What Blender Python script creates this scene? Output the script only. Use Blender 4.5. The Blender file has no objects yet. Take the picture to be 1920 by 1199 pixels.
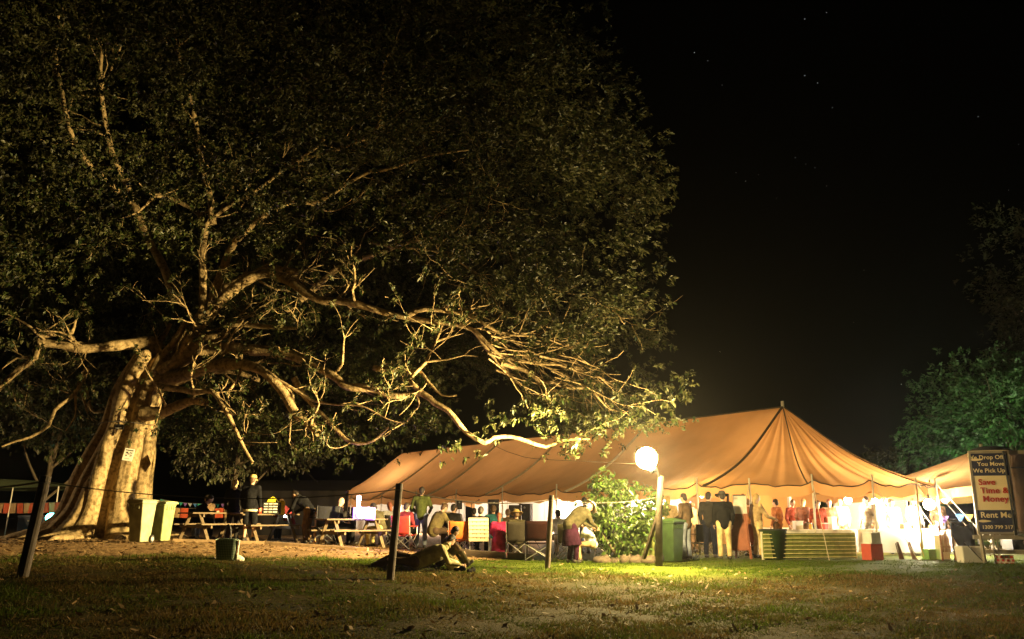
import bpy, bmesh, math, random
import numpy as np
from mathutils import Vector, Matrix, Euler
random.seed(7); rng = np.random.default_rng(7)
S = bpy.context.scene; COL = S.collection
R = math.radians

# ------------------------------------------------------------------ camera
F = 1600.0; PITCH = R(13.0); CAMZ = 1.15
cam_d = bpy.data.cameras.new("camera"); cam = bpy.data.objects.new("camera", cam_d); COL.objects.link(cam)
cam.location = (0, 0, CAMZ); cam.rotation_euler = (R(90) + PITCH, 0, 0)
cam_d.sensor_width = 36; cam_d.lens = F / 1920 * 36; cam_d.clip_end = 2500
S.camera = cam
# ------------------------------------------------------------------ night sky
W = bpy.data.worlds.new("World"); S.world = W; W.use_nodes = True
nt = W.node_tree; nt.nodes.clear()
wo = nt.nodes.new("ShaderNodeOutputWorld"); bg = nt.nodes.new("ShaderNodeBackground"); sk = nt.nodes.new("ShaderNodeTexSky")
sk.sky_type = 'NISHITA'; sk.sun_disc = False; sk.sun_elevation = R(-4); sk.sun_rotation = R(200)
bg.inputs[1].default_value = 0.004
nt.links.new(sk.outputs[0], bg.inputs[0]); nt.links.new(bg.outputs[0], wo.inputs[0])
# ------------------------------------------------------------------ exposure
S.view_settings.view_transform = 'Standard'; S.view_settings.look = 'None'
S.view_settings.exposure = 0.0; S.view_settings.gamma = 1.0; S.view_settings.use_curve_mapping = False
S.render.engine = 'CYCLES'
S.cycles.max_bounces = 6; S.cycles.diffuse_bounces = 3; S.cycles.transmission_bounces = 4; S.cycles.transparent_max_bounces = 6
S.cycles.sample_clamp_indirect = 4.0; S.cycles.use_denoising = True
FLOOD_W = 5400.0; FLOOD_COL = (1.0, 0.73, 0.29)      # the timber pole's floodlight
TENT_W = 950.0; TENT_COL = (1.0, 0.68, 0.30)

# ------------------------------------------------------------------ helpers
cp, sp = math.cos(PITCH), math.sin(PITCH)
def at(px, py, Y):
    "the point of the place seen in that direction, Y metres ahead of the camera"
    a = (px - 960) / F; b = -(py - 599.5) / F
    d = Vector((a, cp - b * sp, sp + b * cp)); t = Y / d.y
    return Vector((d.x * t, Y, CAMZ + d.z * t))
def project(x, y, z):
    dz = z - CAMZ; dep = y * cp + dz * sp; up = -y * sp + dz * cp
    return 960 + F * x / dep, 599.5 - F * up / dep
def sstep(a, b, x):
    t = np.clip((x - a) / (b - a), 0, 1); return t * t * (3 - 2 * t)
def gz(x, y):
    "height of the ground"
    x = np.asarray(x, float); y = np.asarray(y, float)
    zp = 0.02 + 0.50 * sstep(3.0, -9.5, x)
    crest = 20.3 - 0.0 * x
    d = np.clip(crest - y, 0, 13)
    sl = -0.052 * d * sstep(0, 2.0, d)
    far = 0.25 * sstep(3, -9, x) * -sstep(28, 45, y)
    und = 0.022 * np.sin(x * 0.9 + 1.3 * np.sin(y * 0.4)) * np.cos(y * 0.7 + 0.5) + 0.012 * np.sin(2.3 * x + 0.9 * y)
    und = und * sstep(24, 18, y)
    return zp + sl + far + und
def on(px, Y, lift=0.0, py=1040):
    x = at(px, py, Y).x
    return Vector((x, Y, float(gz(x, Y)) + lift))

class MB:
    "collects shapes that become ONE mesh"
    def __init__(s): s.v = []; s.f = []
    def add(s, vs, fs):
        n = len(s.v); s.v += [tuple(q) for q in vs]; s.f += [tuple(i + n for i in q) for q in fs]; return s
    def box(s, c, size, rot=None, taper=1.0):
        hx, hy, hz = size[0] / 2, size[1] / 2, size[2] / 2
        vs = [Vector((x * hx * (taper if z > 0 else 1), y * hy * (taper if z > 0 else 1), z * hz)) for z in (-1, 1) for x, y in ((-1, -1), (1, -1), (1, 1), (-1, 1))]
        if rot is not None:
            m = rot.to_matrix() if isinstance(rot, Euler) else rot
            vs = [m @ q for q in vs]
        c = Vector(c)
        return s.add([q + c for q in vs], [(3, 2, 1, 0), (4, 5, 6, 7), (0, 1, 5, 4), (1, 2, 6, 5), (2, 3, 7, 6), (3, 0, 4, 7)])
    def bar(s, a, b, w, h=None):
        "a straight bar of rectangular section from a to b"
        a, b = Vector(a), Vector(b); d = b - a; L = d.length
        q = d.to_track_quat('Z', 'Y').to_matrix()
        return s.box((a + b) / 2, (w, h or w, L), q)
    def tube(s, pts, rad, n=8, cap=True):
        pts = [Vector(p) for p in pts]
        if not hasattr(rad, '__len__'): rad = [rad] * len(pts)
        t = (pts[1] - pts[0]).normalized()
        u = t.orthogonal().normalized(); rings = []; base = len(s.v)
        for i, p in enumerate(pts):
            if i < len(pts) - 1: t2 = (pts[i + 1] - p)
            else: t2 = p - pts[i - 1]
            if i and i < len(pts) - 1: t2 = (pts[i + 1] - pts[i - 1])
            if t2.length < 1e-9: t2 = t
            t2 = t2.normalized(); u = (u - t2 * u.dot(t2))
            u = u.normalized() if u.length > 1e-6 else t2.orthogonal().normalized()
            w = t2.cross(u); t = t2
            for k in range(n):
                a = 2 * math.pi * k / n
                s.v.append(tuple(p + (u * math.cos(a) + w * math.sin(a)) * rad[i]))
        for i in range(len(pts) - 1):
            for k in range(n):
                a = base + i * n + k; b = base + i * n + (k + 1) % n
                s.f.append((a, b, b + n, a + n))
        if cap:
            s.f.append(tuple(base + k for k in reversed(range(n))))
            e = base + (len(pts) - 1) * n; s.f.append(tuple(e + k for k in range(n)))
        return s
    def ell(s, c, r, rot=None, n=12, m=8):
        c = Vector(c)
        if not hasattr(r, '__len__'): r = (r, r, r)
        mt = rot.to_matrix() if isinstance(rot, Euler) else (rot or Matrix.Identity(3))
        vs = [c + mt @ Vector((0, 0, -r[2]))]
        for i in range(1, m):
            p = -math.pi / 2 + math.pi * i / m
            for k in range(n):
                a = 2 * math.pi * k / n
                vs.append(c + mt @ Vector((r[0] * math.cos(p) * math.cos(a), r[1] * math.cos(p) * math.sin(a), r[2] * math.sin(p))))
        vs.append(c + mt @ Vector((0, 0, r[2]))); fs = []
        for k in range(n): fs.append((0, 1 + (k + 1) % n, 1 + k))
        for i in range(m - 2):
            for k in range(n):
                a = 1 + i * n + k; b = 1 + i * n + (k + 1) % n; fs.append((a, b, b + n, a + n))
        e = len(vs) - 1; o = 1 + (m - 2) * n
        for k in range(n): fs.append((o + k, o + (k + 1) % n, e))
        return s.add(vs, fs)
    def cap(s, a, b, ra, rb=None, n=10):
        "a tapered capsule"
        rb = ra if rb is None else rb; a, b = Vector(a), Vector(b)
        s.tube([a, a.lerp(b, .5), b], [ra, (ra + rb) / 2, rb], n); s.ell(a, ra, n=n, m=6); s.ell(b, rb, n=n, m=6); return s
    def lathe(s, prof, c=(0, 0, 0), n=16):
        c = Vector(c); vs = []; fs = []
        for r, z in prof:
            for k in range(n):
                a = 2 * math.pi * k / n; vs.append(c + Vector((r * math.cos(a), r * math.sin(a), z)))
        for i in range(len(prof) - 1):
            for k in range(n):
                a = i * n + k; b = i * n + (k + 1) % n; fs.append((a, b, b + n, a + n))
        fs.append(tuple(reversed(range(n)))); e = (len(prof) - 1) * n; fs.append(tuple(e + k for k in range(n)))
        return s.add(vs, fs)
    def grid(s, P, closed=False):
        "P[i][j] points"
        ni, nj = len(P), len(P[0]); vs = [q for row in P for q in row]; fs = []
        for i in range(ni - 1):
            for j in range(nj if closed else nj - 1):
                a = i * nj + j; b = i * nj + (j + 1) % nj; fs.append((a, b, b + nj, a + nj))
        return s.add(vs, fs)
    def build(s, name, mat, parent=None, smooth=False, remesh=None, bevel=None, solid=None, kind=None, smooth_it=3):
        me = bpy.data.meshes.new(name); me.from_pydata(s.v, [], s.f); me.validate()
        o = bpy.data.objects.new(name, me); COL.objects.link(o)
        if parent is not None: o.parent = parent
        if remesh:
            m = o.modifiers.new("r", 'REMESH'); m.mode = 'VOXEL'; m.voxel_size = remesh; m.use_smooth_shade = True
            if smooth_it:
                m2 = o.modifiers.new("s", 'SMOOTH'); m2.iterations = smooth_it; m2.factor = 0.5
            BAKE.append((o, mat))
        else:
            me.materials.append(mat)
            if bevel:
                m = o.modifiers.new("b", 'BEVEL'); m.width = bevel; m.segments = 2
            if solid:
                m = o.modifiers.new("t", 'SOLIDIFY'); m.thickness = solid
            if smooth: me.polygons.foreach_set("use_smooth", [True] * len(me.polygons))
        if kind: o["kind"] = kind
        return o
BAKE = []
def bake_all():
    bpy.context.view_layer.update(); dg = bpy.context.evaluated_depsgraph_get()
    new = [(o, mt, bpy.data.meshes.new_from_object(o.evaluated_get(dg))) for o, mt in BAKE]
    for o, mt, me in new:
        o.modifiers.clear(); old = o.data; nm = old.name; o.data = me
        if o.name in EXTRA:
            bm = bmesh.new(); bm.from_mesh(me); e = EXTRA[o.name]
            vs = [bm.verts.new(q) for q in e.v]
            for f in e.f:
                try: bm.faces.new([vs[i] for i in f])
                except ValueError: pass
            bm.to_mesh(me); bm.free()
        me.materials.clear(); me.materials.append(mt)
        me.polygons.foreach_set("use_smooth", [True] * len(me.polygons))
        bpy.data.meshes.remove(old); me.name = nm
    BAKE.clear()
EXTRA = {}
def np_mesh(name, verts, faces, mat, parent=None, kind=None, attrs=None, smooth=False):
    verts = np.ascontiguousarray(verts, np.float32); faces = np.ascontiguousarray(faces, np.int32)
    me = bpy.data.meshes.new(name); n, k = faces.shape
    me.vertices.add(len(verts)); me.vertices.foreach_set("co", verts.ravel())
    me.loops.add(n * k); me.loops.foreach_set("vertex_index", faces.ravel())
    me.polygons.add(n); me.polygons.foreach_set("loop_start", np.arange(0, n * k, k, dtype=np.int32))
    me.polygons.foreach_set("loop_total", np.full(n, k, np.int32))
    if smooth: me.polygons.foreach_set("use_smooth", np.ones(n, bool))
    for an, av in (attrs or {}).items():
        at_ = me.attributes.new(an, 'FLOAT', 'POINT'); at_.data.foreach_set("value", np.ascontiguousarray(av, np.float32))
    me.update(calc_edges=True); me.materials.append(mat)
    o = bpy.data.objects.new(name, me); COL.objects.link(o)
    if parent is not None: o.parent = parent
    if kind: o["kind"] = kind
    return o
def thing(name, label, cat, loc=(0, 0, 0), rz=0.0, group=None):
    o = bpy.data.objects.new(name, None); COL.objects.link(o); o.empty_display_size = .1
    o.location = loc; o.rotation_euler = (0, 0, rz); return tag(o, label, cat, group)
def tag(o, label, cat, group=None):
    o["label"] = label; o["category"] = cat
    if group: o["group"] = group
    return o
KIDS = {}
def dup(root, loc, rz, label, scale=None):
    r = root.copy(); COL.objects.link(r); r.location = loc; r.rotation_euler = (0, 0, rz); r["label"] = label
    if scale: r.scale = (scale,) * 3
    def kids(a, b):
        for ch in [o for o in KIDSRC if o.parent == a]:
            c = ch.copy(); COL.objects.link(c); c.parent = b; kids(ch, c)
    global KIDSRC
    KIDSRC = list(COL.objects); kids(root, r); return r
def recolor(root, mapping):
    "give the copied parts named in mapping another material (their mesh is copied first)"
    for o in COL.objects:
        if o.parent == root:
            k = o.name.split('.')[0]
            if k in mapping:
                o.data = o.data.copy(); o.data.materials[0] = mapping[k]

MATS = {}
def M(name, col, rough=.6, var=.25, scale=6.0, bump=.0, metal=0.0, spec=.4, trans=0.0, emit=None, es=0.0, bscale=None):
    if name in MATS: return MATS[name]
    m = bpy.data.materials.new(name); m.use_nodes = True; n = m.node_tree; nd = n.nodes; b = nd["Principled BSDF"]; out = nd["Material Output"]
    b.inputs["Roughness"].default_value = rough; b.inputs["Metallic"].default_value = metal; b.inputs["Specular IOR Level"].default_value = spec
    tc = nd.new("ShaderNodeTexCoord"); nz = nd.new("ShaderNodeTexNoise"); nz.inputs["Scale"].default_value = scale; nz.inputs["Detail"].default_value = 5
    n.links.new(tc.outputs["Object"], nz.inputs["Vector"])
    rp = nd.new("ShaderNodeValToRGB"); c = Vector(col)
    rp.color_ramp.elements[0].position = .3; rp.color_ramp.elements[1].position = .72
    rp.color_ramp.elements[0].color = (*(c * (1 - var)), 1); rp.color_ramp.elements[1].color = (*[min(1, q * (1 + var)) for q in c], 1)
    n.links.new(nz.outputs[0], rp.inputs[0]); n.links.new(rp.outputs[0], b.inputs["Base Color"])
    if bump:
        bp = nd.new("ShaderNodeBump"); bp.inputs["Strength"].default_value = bump; bp.inputs["Distance"].default_value = .03
        n2 = nd.new("ShaderNodeTexNoise"); n2.inputs["Scale"].default_value = bscale or scale * 3; n2.inputs["Detail"].default_value = 4
        n.links.new(tc.outputs["Object"], n2.inputs["Vector"]); n.links.new(n2.outputs[0], bp.inputs["Height"]); n.links.new(bp.outputs[0], b.inputs["Normal"])
    if emit: b.inputs["Emission Color"].default_value = (*emit, 1); b.inputs["Emission Strength"].default_value = es
    if trans:
        tr = nd.new("ShaderNodeBsdfTranslucent"); mx = nd.new("ShaderNodeMixShader"); mx.inputs[0].default_value = trans
        n.links.new(rp.outputs[0], tr.inputs[0]); n.links.new(b.outputs[0], mx.inputs[1]); n.links.new(tr.outputs[0], mx.inputs[2]); n.links.new(mx.outputs[0], out.inputs[0])
    MATS[name] = m; return m
def leaf_mat(name, c1, c2, under, rough=.38, trans=.15, spec=.5):
    "leaf colours differ leaf by leaf; undersides are paler"
    m = bpy.data.materials.new(name); m.use_nodes = True; n = m.node_tree; nd = n.nodes; b = nd["Principled BSDF"]; out = nd["Material Output"]
    g = nd.new("ShaderNodeNewGeometry"); rp = nd.new("ShaderNodeValToRGB")
    rp.color_ramp.elements[0].color = (*c1, 1); rp.color_ramp.elements[1].color = (*c2, 1)
    n.links.new(g.outputs["Random Per Island"], rp.inputs[0])
    mx = nd.new("ShaderNodeMix"); mx.data_type = 'RGBA'; mx.inputs[7].default_value = (*under, 1)
    n.links.new(g.outputs["Backfacing"], mx.inputs[0]); n.links.new(rp.outputs[0], mx.inputs[6]); n.links.new(mx.outputs[2], b.inputs["Base Color"])
    b.inputs["Roughness"].default_value = rough; b.inputs["Specular IOR Level"].default_value = spec
    tr = nd.new("ShaderNodeBsdfTranslucent"); ms = nd.new("ShaderNodeMixShader"); ms.inputs[0].default_value = trans
    n.links.new(mx.outputs[2], tr.inputs[0]); n.links.new(b.outputs[0], ms.inputs[1]); n.links.new(tr.outputs[0], ms.inputs[2]); n.links.new(ms.outputs[0], out.inputs[0])
    return m
def light(name, parent, loc, w, col, r=.06, typ='POINT', aim=None, cone=160, blend=1.0):
    l = bpy.data.lights.new(name, typ); l.energy = w; l.color = col; l.shadow_soft_size = r
    o = bpy.data.objects.new(name, l); COL.objects.link(o); o.parent = parent; o.location = loc
    if typ == 'SPOT':
        l.spot_size = R(cone); l.spot_blend = blend; o.rotation_euler = Vector(aim).to_track_quat('-Z', 'Y').to_euler()
    return o
def catmull(P, step=.25):
    P = [np.array(p, float) for p in P]; Q = [2 * P[0] - P[1]] + P + [2 * P[-1] - P[-2]]; out = []
    for i in range(1, len(Q) - 2):
        L = np.linalg.norm(Q[i + 1][:3] - Q[i][:3]); k = max(2, int(L / step))
        for j in range(k):
            t = j / k
            out.append(.5 * (2 * Q[i] + (Q[i + 1] - Q[i - 1]) * t + (2 * Q[i - 1] - 5 * Q[i] + 4 * Q[i + 1] - Q[i + 2]) * t * t + (-Q[i - 1] + 3 * Q[i] - 3 * Q[i + 1] + Q[i + 2]) * t ** 3))
    out.append(P[-1]); return np.array(out)

# ------------------------------------------------------------------ ground
def axis(a, b, near, far_step):
    out = [a]; 
    while out[-1] < b:
        x = out[-1]; out.append(x + (near if 6 < x < 27 else far_step if x < 70 else 25))
    return np.array(out)
xs = np.concatenate([np.arange(-420, -30, 15), np.arange(-30, -16, 1.0), np.arange(-16, 17, .16), np.arange(17, 31, 1.0), np.arange(31, 420, 15)])
ys = np.concatenate([np.arange(-40, 5, 3.0), np.arange(5, 25, .14), np.arange(25, 60, .7), np.arange(60, 500, 15)])
GX, GY = np.meshgrid(xs, ys, indexing='ij'); GZ = gz(GX, GY)
def fbm(x, y, s=1.0):
    return (np.sin(x * 1.7 * s + 2.1 * np.sin(y * .9 * s)) + np.sin(y * 2.3 * s + 1.7 * np.sin(x * 1.3 * s)) + .5 * np.sin((x + y) * 4.1 * s) + .5 * np.sin((x - 1.4 * y) * 5.3 * s)) / 3
def dirtness(x, y):
    edge = np.interp(x, [-30, -10, -6, -3.5, -1.6, -.4, .6, 1.5], [17.2, 17.6, 18.3, 19.2, 20.4, 21.8, 24.5, 40])
    return sstep(-.45, .55, y - edge + .45 * fbm(x, y, 1.3) + .2 * fbm(x, y, 4.1))
def tentground(x, y):  # trodden floor under the marquees
    s = (x - 9.35) * -.585 + (y - 29.4) * .811; w = (x - 9.35) * .811 + (y - 29.4) * .585
    return sstep(5.2, 4.2, np.abs(w)) * sstep(-5.5, -4, s) * sstep(31, 29, s)
GD = np.clip(dirtness(GX, GY), 0, 1)
GZ = GZ + (.012 * fbm(GX, GY, 3.0) + .008 * fbm(GX, GY, 8.0)) * sstep(30, 25, GY)
nx_, ny_ = GX.shape
V = np.stack([GX, GY, GZ], -1).reshape(-1, 3)
I = np.arange(nx_ * ny_).reshape(nx_, ny_)
Fq = np.stack([I[:-1, :-1], I[1:, :-1], I[1:, 1:], I[:-1, 1:]], -1).reshape(-1, 4)
gm = bpy.data.materials.new("lawn_and_dirt"); gm.use_nodes = True; n = gm.node_tree; nd = n.nodes; b = nd["Principled BSDF"]
b.inputs["Roughness"].default_value = .95; b.inputs["Specular IOR Level"].default_value = .1
tc = nd.new("ShaderNodeTexCoord")
def noise(sc, det=6):
    q = nd.new("ShaderNodeTexNoise"); q.inputs["Scale"].default_value = sc; q.inputs["Detail"].default_value = det; q.inputs["Roughness"].default_value = .65
    n.links.new(tc.outputs["Object"], q.inputs["Vector"]); return q
def ramp(src, stops):
    r = nd.new("ShaderNodeValToRGB"); e = r.color_ramp.elements
    e[0].position, e[0].color = stops[0][0], (*stops[0][1], 1); e[1].position, e[1].color = stops[-1][0], (*stops[-1][1], 1)
    for p, c in stops[1:-1]: q = e.new(p); q.color = (*c, 1)
    n.links.new(src, r.inputs[0]); return r
gr = ramp(noise(.55).outputs[0], [(.3, (.022, .028, .005)), (.5, (.05, .042, .010)), (.7, (.085, .058, .018))])
dr = ramp(noise(2.2).outputs[0], [(.3, (.24, .15, .07)), (.55, (.38, .24, .115)), (.75, (.50, .34, .17))])
d2 = ramp(noise(38, 3).outputs[0], [(.42, (.35, .33, .3)), (.56, (1, 1, 1))])
mu = nd.new("ShaderNodeMix"); mu.data_type = 'RGBA'; mu.blend_type = 'MULTIPLY'; mu.inputs[0].default_value = .8
n.links.new(dr.outputs[0], mu.inputs[6]); n.links.new(d2.outputs[0], mu.inputs[7])
aa = nd.new("ShaderNodeAttribute"); aa.attribute_name = "dirt"
mx = nd.new("ShaderNodeMix"); mx.data_type = 'RGBA'
lu = nd.new("ShaderNodeAttribute"); lu.attribute_name = "lush"; ml = nd.new("ShaderNodeMix"); ml.data_type = 'RGBA'
lr = ramp(noise(6).outputs[0], [(.3, (.034, .05, .004)), (.7, (.08, .10, .008))])
n.links.new(lu.outputs["Fac"], ml.inputs[0]); n.links.new(gr.outputs[0], ml.inputs[6]); n.links.new(lr.outputs[0], ml.inputs[7])
n.links.new(aa.outputs["Fac"], mx.inputs[0]); n.links.new(ml.outputs[2], mx.inputs[6]); n.links.new(mu.outputs[2], mx.inputs[7]); n.links.new(mx.outputs[2], b.inputs["Base Color"])
bp = nd.new("ShaderNodeBump"); bp.inputs["Strength"].default_value = .7; bp.inputs["Distance"].default_value = .04
n.links.new(noise(14).outputs[0], bp.inputs["Height"]); n.links.new(bp.outputs[0], b.inputs["Normal"])
ground = np_mesh("ground", V, Fq, gm, attrs={"dirt": GD.ravel(), "lush": (sstep(17.6, 19.4, GY + .5 * fbm(GX, GY, .8)) * sstep(30, 24, GY)).ravel()}, smooth=True); ground["kind"] = "structure"

# ------------------------------------------------------------------ grass
def grass(N):
    y = 8.6 + (24.2 - 8.6) * rng.random(N) ** 1.0; x = (rng.random(N) * 2 - 1) * (y * .64 + .5)
    keep = rng.random(N) > dirtness(x, y) * 1.02 + .0
    keep &= ~((y > 23.3) & (x > -1))
    dens = .55 + .45 * fbm(x, y, .9) + .25 * fbm(x, y, 3.7)
    keep &= rng.random(N) < np.clip(dens * 1.3 + .15, .06, 1)
    x, y = x[keep], y[keep]; k = len(x); z = gz(x, y)
    tall = np.clip(.6 + .5 * fbm(x + 3, y, .8), .25, 1.3) * np.where(y > 19.2, .55, 1)
    h = (.035 + .055 * rng.random(k) ** 2) * tall + np.where(rng.random(k) < .02, .12 * rng.random(k), 0)
    a = rng.random(k) * 2 * np.pi; w = .006 + .007 * rng.random(k)
    lean = rng.normal(0, .55, (k, 2)) * h[:, None]
    B = np.stack([x, y, z - .006], -1); wv = np.stack([np.cos(a) * w, np.sin(a) * w, 0 * w], -1)
    T = B + np.stack([lean[:, 0], lean[:, 1], h], -1)
    V = np.stack([B - wv, B + wv, T], 1).reshape(-1, 3); Fa = np.arange(3 * k).reshape(k, 3)
    dry = np.clip(.5 + .45 * fbm(x, y, .55) + .3 * fbm(x + 7, y, 2.1) + rng.normal(0, .22, k), 0, 1)
    dry = .12 + .88 * dry; dry = dry * np.where(y > 18.6, .3, 1) 
    return V, Fa, np.repeat(dry, 3)
V, Fa, dry = grass(420000)
gm2 = bpy.data.materials.new("grass_blades"); gm2.use_nodes = True; n = gm2.node_tree; nd = n.nodes; b = nd["Principled BSDF"]
b.inputs["Roughness"].default_value = .7; b.inputs["Specular IOR Level"].default_value = .15
aa = nd.new("ShaderNodeAttribute"); aa.attribute_name = "dry"
r = ramp(aa.outputs["Fac"], [(.1, (.072, .12, .006)), (.45, (.07, .075, .012)), (.9, (.15, .095, .03))])
n.links.new(r.outputs[0], b.inputs["Base Color"])
tr = nd.new("ShaderNodeBsdfTranslucent"); ms = nd.new("ShaderNodeMixShader"); ms.inputs[0].default_value = .35
n.links.new(r.outputs[0], tr.inputs[0]); n.links.new(b.outputs[0], ms.inputs[1]); n.links.new(tr.outputs[0], ms.inputs[2]); n.links.new(ms.outputs[0], nd["Material Output"].inputs[0])
np_mesh("grass", V, Fa, gm2, attrs={"dry": dry}, kind="stuff")
# fallen leaves and crumbs lying on the trodden dirt
def litter(N):
    y = 17.2 + 10 * rng.random(N); x = -14 + 15.5 * rng.random(N); keep = rng.random(N) < dirtness(x, y) * .9 + .04
    x, y = x[keep], y[keep]; k = len(x); z = gz(x, y) + .012
    a = rng.random(k) * 6.28; l = .03 + .06 * rng.random(k); w = l * .4; t = rng.normal(0, .25, (k, 2))
    d = np.stack([np.cos(a), np.sin(a), t[:, 0]], -1) * l[:, None]; s = np.stack([-np.sin(a), np.cos(a), t[:, 1]], -1) * w[:, None]
    c = np.stack([x, y, z + .01 * rng.random(k)], -1)
    return np.stack([c - d, c + s, c + d, c - s], 1).reshape(-1, 3), np.arange(4 * k).reshape(k, 4)
V, Fa = litter(5200)
k = 1500; y = 9.5 + 10 * rng.random(k); x = (rng.random(k) * 2 - 1) * y * .62; z = gz(x, y) + .03; a = rng.random(k) * 6.28; l = .025 + .05 * rng.random(k); t = rng.normal(0, .4, (k, 2))
d = np.stack([np.cos(a), np.sin(a), t[:, 0]], -1) * l[:, None]; s = np.stack([-np.sin(a), np.cos(a), t[:, 1]], -1) * (l * .42)[:, None]; c = np.stack([x, y, z], -1)
V = np.concatenate([V, np.stack([c - d, c + s, c + d, c - s], 1).reshape(-1, 3)]); Fa = np.arange(len(V)).reshape(-1, 4)
np_mesh("leaf_litter", V, Fa, leaf_mat("litter", (.10, .055, .02), (.34, .22, .10), (.2, .13, .06), rough=.8, trans=.05, spec=.2), kind="stuff")

# ------------------------------------------------------------------ foliage
def leaves(centres, dirs, k, size, droop=.35, spread=1.0, up=.5):
    "k leaves round each twig tip: folded lozenges"
    c = np.repeat(np.asarray(centres), k, 0); d = np.repeat(np.asarray(dirs), k, 0); N = len(c)
    v = d * .7 + rng.normal(0, .55 * spread, (N, 3)); v[:, 2] -= droop * rng.random(N)
    v /= np.linalg.norm(v, axis=1)[:, None]
    L = size * (.5 + 1.0 * rng.random(N) ** 1.3); w = L * (.19 + .07 * rng.random(N))
    base = c + rng.normal(0, size * .35, (N, 3)) + d * (rng.random(N)[:, None] - .7) * size * .8
    nrm = rng.normal(0, .6, (N, 3)); nrm[:, 2] += up + .5
    s = np.cross(v, nrm); s /= np.linalg.norm(s, axis=1)[:, None] + 1e-9
    up_ = np.cross(s, v)
    mid = base + v * (L * .48)[:, None] + up_ * (w * .35)[:, None]
    tip = base + v * L[:, None]; tip[:, 2] -= L * .12
    P = np.stack([base, mid + s * w[:, None], tip, mid - s * w[:, None]], 1).reshape(-1, 3)
    i = np.arange(N)[:, None] * 4
    Fc = np.concatenate([i + [0, 1, 2], i + [0, 2, 3]], 1).reshape(-1, 3)
    return P, Fc
def twig_mesh(paths, sides=4):
    V = []; Fs = []; n0 = 0
    for P, r in paths:
        P = np.asarray(P)[:, :3]; m = len(P); t = np.gradient(P, axis=0); t /= np.linalg.norm(t, axis=1)[:, None] + 1e-9
        ref = np.array([.3, .2, 1.0]) if abs(t[0][2]) < .8 else np.array([1.0, .2, .1])
        u = np.cross(t, ref); u /= np.linalg.norm(u, axis=1)[:, None] + 1e-9; w = np.cross(t, u)
        a = np.arange(sides) * 2 * np.pi / sides
        ring = P[:, None] + (u[:, None] * np.cos(a)[None, :, None] + w[:, None] * np.sin(a)[None, :, None]) * np.asarray(r)[:, None, None]
        V.append(ring.reshape(-1, 3)); I = np.arange(m * sides).reshape(m, sides) + n0; J = np.roll(I, -1, 1)
        Fs.append(np.stack([I[:-1], J[:-1], J[1:], I[1:]], -1).reshape(-1, 4)); n0 += m * sides
    return np.concatenate(V), np.concatenate(Fs)
bark = M("fig_bark", (.385, .28, .145), rough=.85, var=.4, scale=2.5, bump=1.0, bscale=11, spec=.2)
n = bark.node_tree; nd = n.nodes; tcx = [q for q in nd if q.type == 'TEX_COORD'][0]; mpx = nd.new("ShaderNodeMapping"); mpx.inputs["Scale"].default_value = (1, 1, .22)
n.links.new(tcx.outputs["Object"], mpx.inputs[0])
for q in nd:
    if q.type == 'TEX_NOISE' : n.links.new(mpx.outputs[0], q.inputs["Vector"]); q.inputs["Roughness"].default_value = .7
pr = nd["Principled BSDF"]; rpx = [q for q in nd if q.type == 'VALTORGB'][0]
vz = nd.new("ShaderNodeTexNoise"); vz.inputs["Scale"].default_value = 9; vz.inputs["Detail"].default_value = 6; n.links.new(tcx.outputs["Object"], vz.inputs["Vector"])
r2x = nd.new("ShaderNodeValToRGB"); r2x.color_ramp.elements[0].position = .36; r2x.color_ramp.elements[0].color = (.42, .40, .34, 1); r2x.color_ramp.elements[1].position = .56; r2x.color_ramp.elements[1].color = (1, 1, 1, 1); n.links.new(vz.outputs[0], r2x.inputs[0])
mmx = nd.new("ShaderNodeMix"); mmx.data_type = 'RGBA'; mmx.blend_type = 'MULTIPLY'; mmx.inputs[0].default_value = 1; n.links.new(rpx.outputs[0], mmx.inputs[6]); n.links.new(r2x.outputs[0], mmx.inputs[7]); n.links.new(mmx.outputs[2], pr.inputs["Base Color"])
bark2 = M("dark_bark", (.12, .09, .06), rough=.9, var=.35, scale=3, bump=.5, bscale=12, spec=.1)

# ------------------------------------------------------------------ the great fig tree
TY = 26.5
tb = on(195, TY, py=1010)
fig = thing("fig_tree", "huge spreading old fig tree with pale fluted trunk and long low limbs", "tree", tb)
def loc(p): return Vector(p) - tb
ax = [(188, 1012, 1.36), (198, 960, 1.16), (212, 900, 1.02), (228, 845, .86), (241, 800, .72), (252, 750, .68), (268, 712, .66), (290, 672, .6)]
AX = np.array([(*at(a, b, TY), r * 1.07) for a, b, r in ax]); AX[0, 2] = tb.z - .15
A = catmull(AX, .3)
tm = MB(); ns = 17
for k in range(ns):
    th0 = 2 * math.pi * (k + .35 * math.sin(k * 2.3)) / ns; tw = .55 * math.sin(k * 1.9) ; pts = []; rad = []
    jit = .85 + .3 * random.random()
    for i, q in enumerate(A):
        f = i / (len(A) - 1); th = th0 + tw * f + .12 * math.sin(5 * f + k)
        rs = 2 * math.pi * q[3] / ns * (.60 + .16 * math.sin(k * 2.9)) * jit * (1 + .1 * math.sin(9 * f + k * 1.7)); ro = max(q[3] - rs * (.75 + .25 * math.sin(k * 4.1 + 4 * f)), .12)
        flare = 1 + .38 * max(0, 1 - f * 5) ** 2
        pts.append(loc((q[0] + ro * flare * math.cos(th), q[1] + ro * flare * .92 * math.sin(th), q[2]))); rad.append(rs * (1 + .25 * max(0, 1 - f * 5)))
    p0 = pts[0]; d = Vector((math.cos(th0), math.sin(th0), 0)); L = .5 + .7 * random.random()
    g = p0 + d * L; g.z = float(gz(*(g + tb)[:2])) - tb.z + .02
    tm.tube([g + d * .5 + Vector((0, 0, -.12)), g] + pts, [.03, .12] + rad, 9); tm.ell(pts[-1], rad[-1], n=9, m=6)
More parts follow.
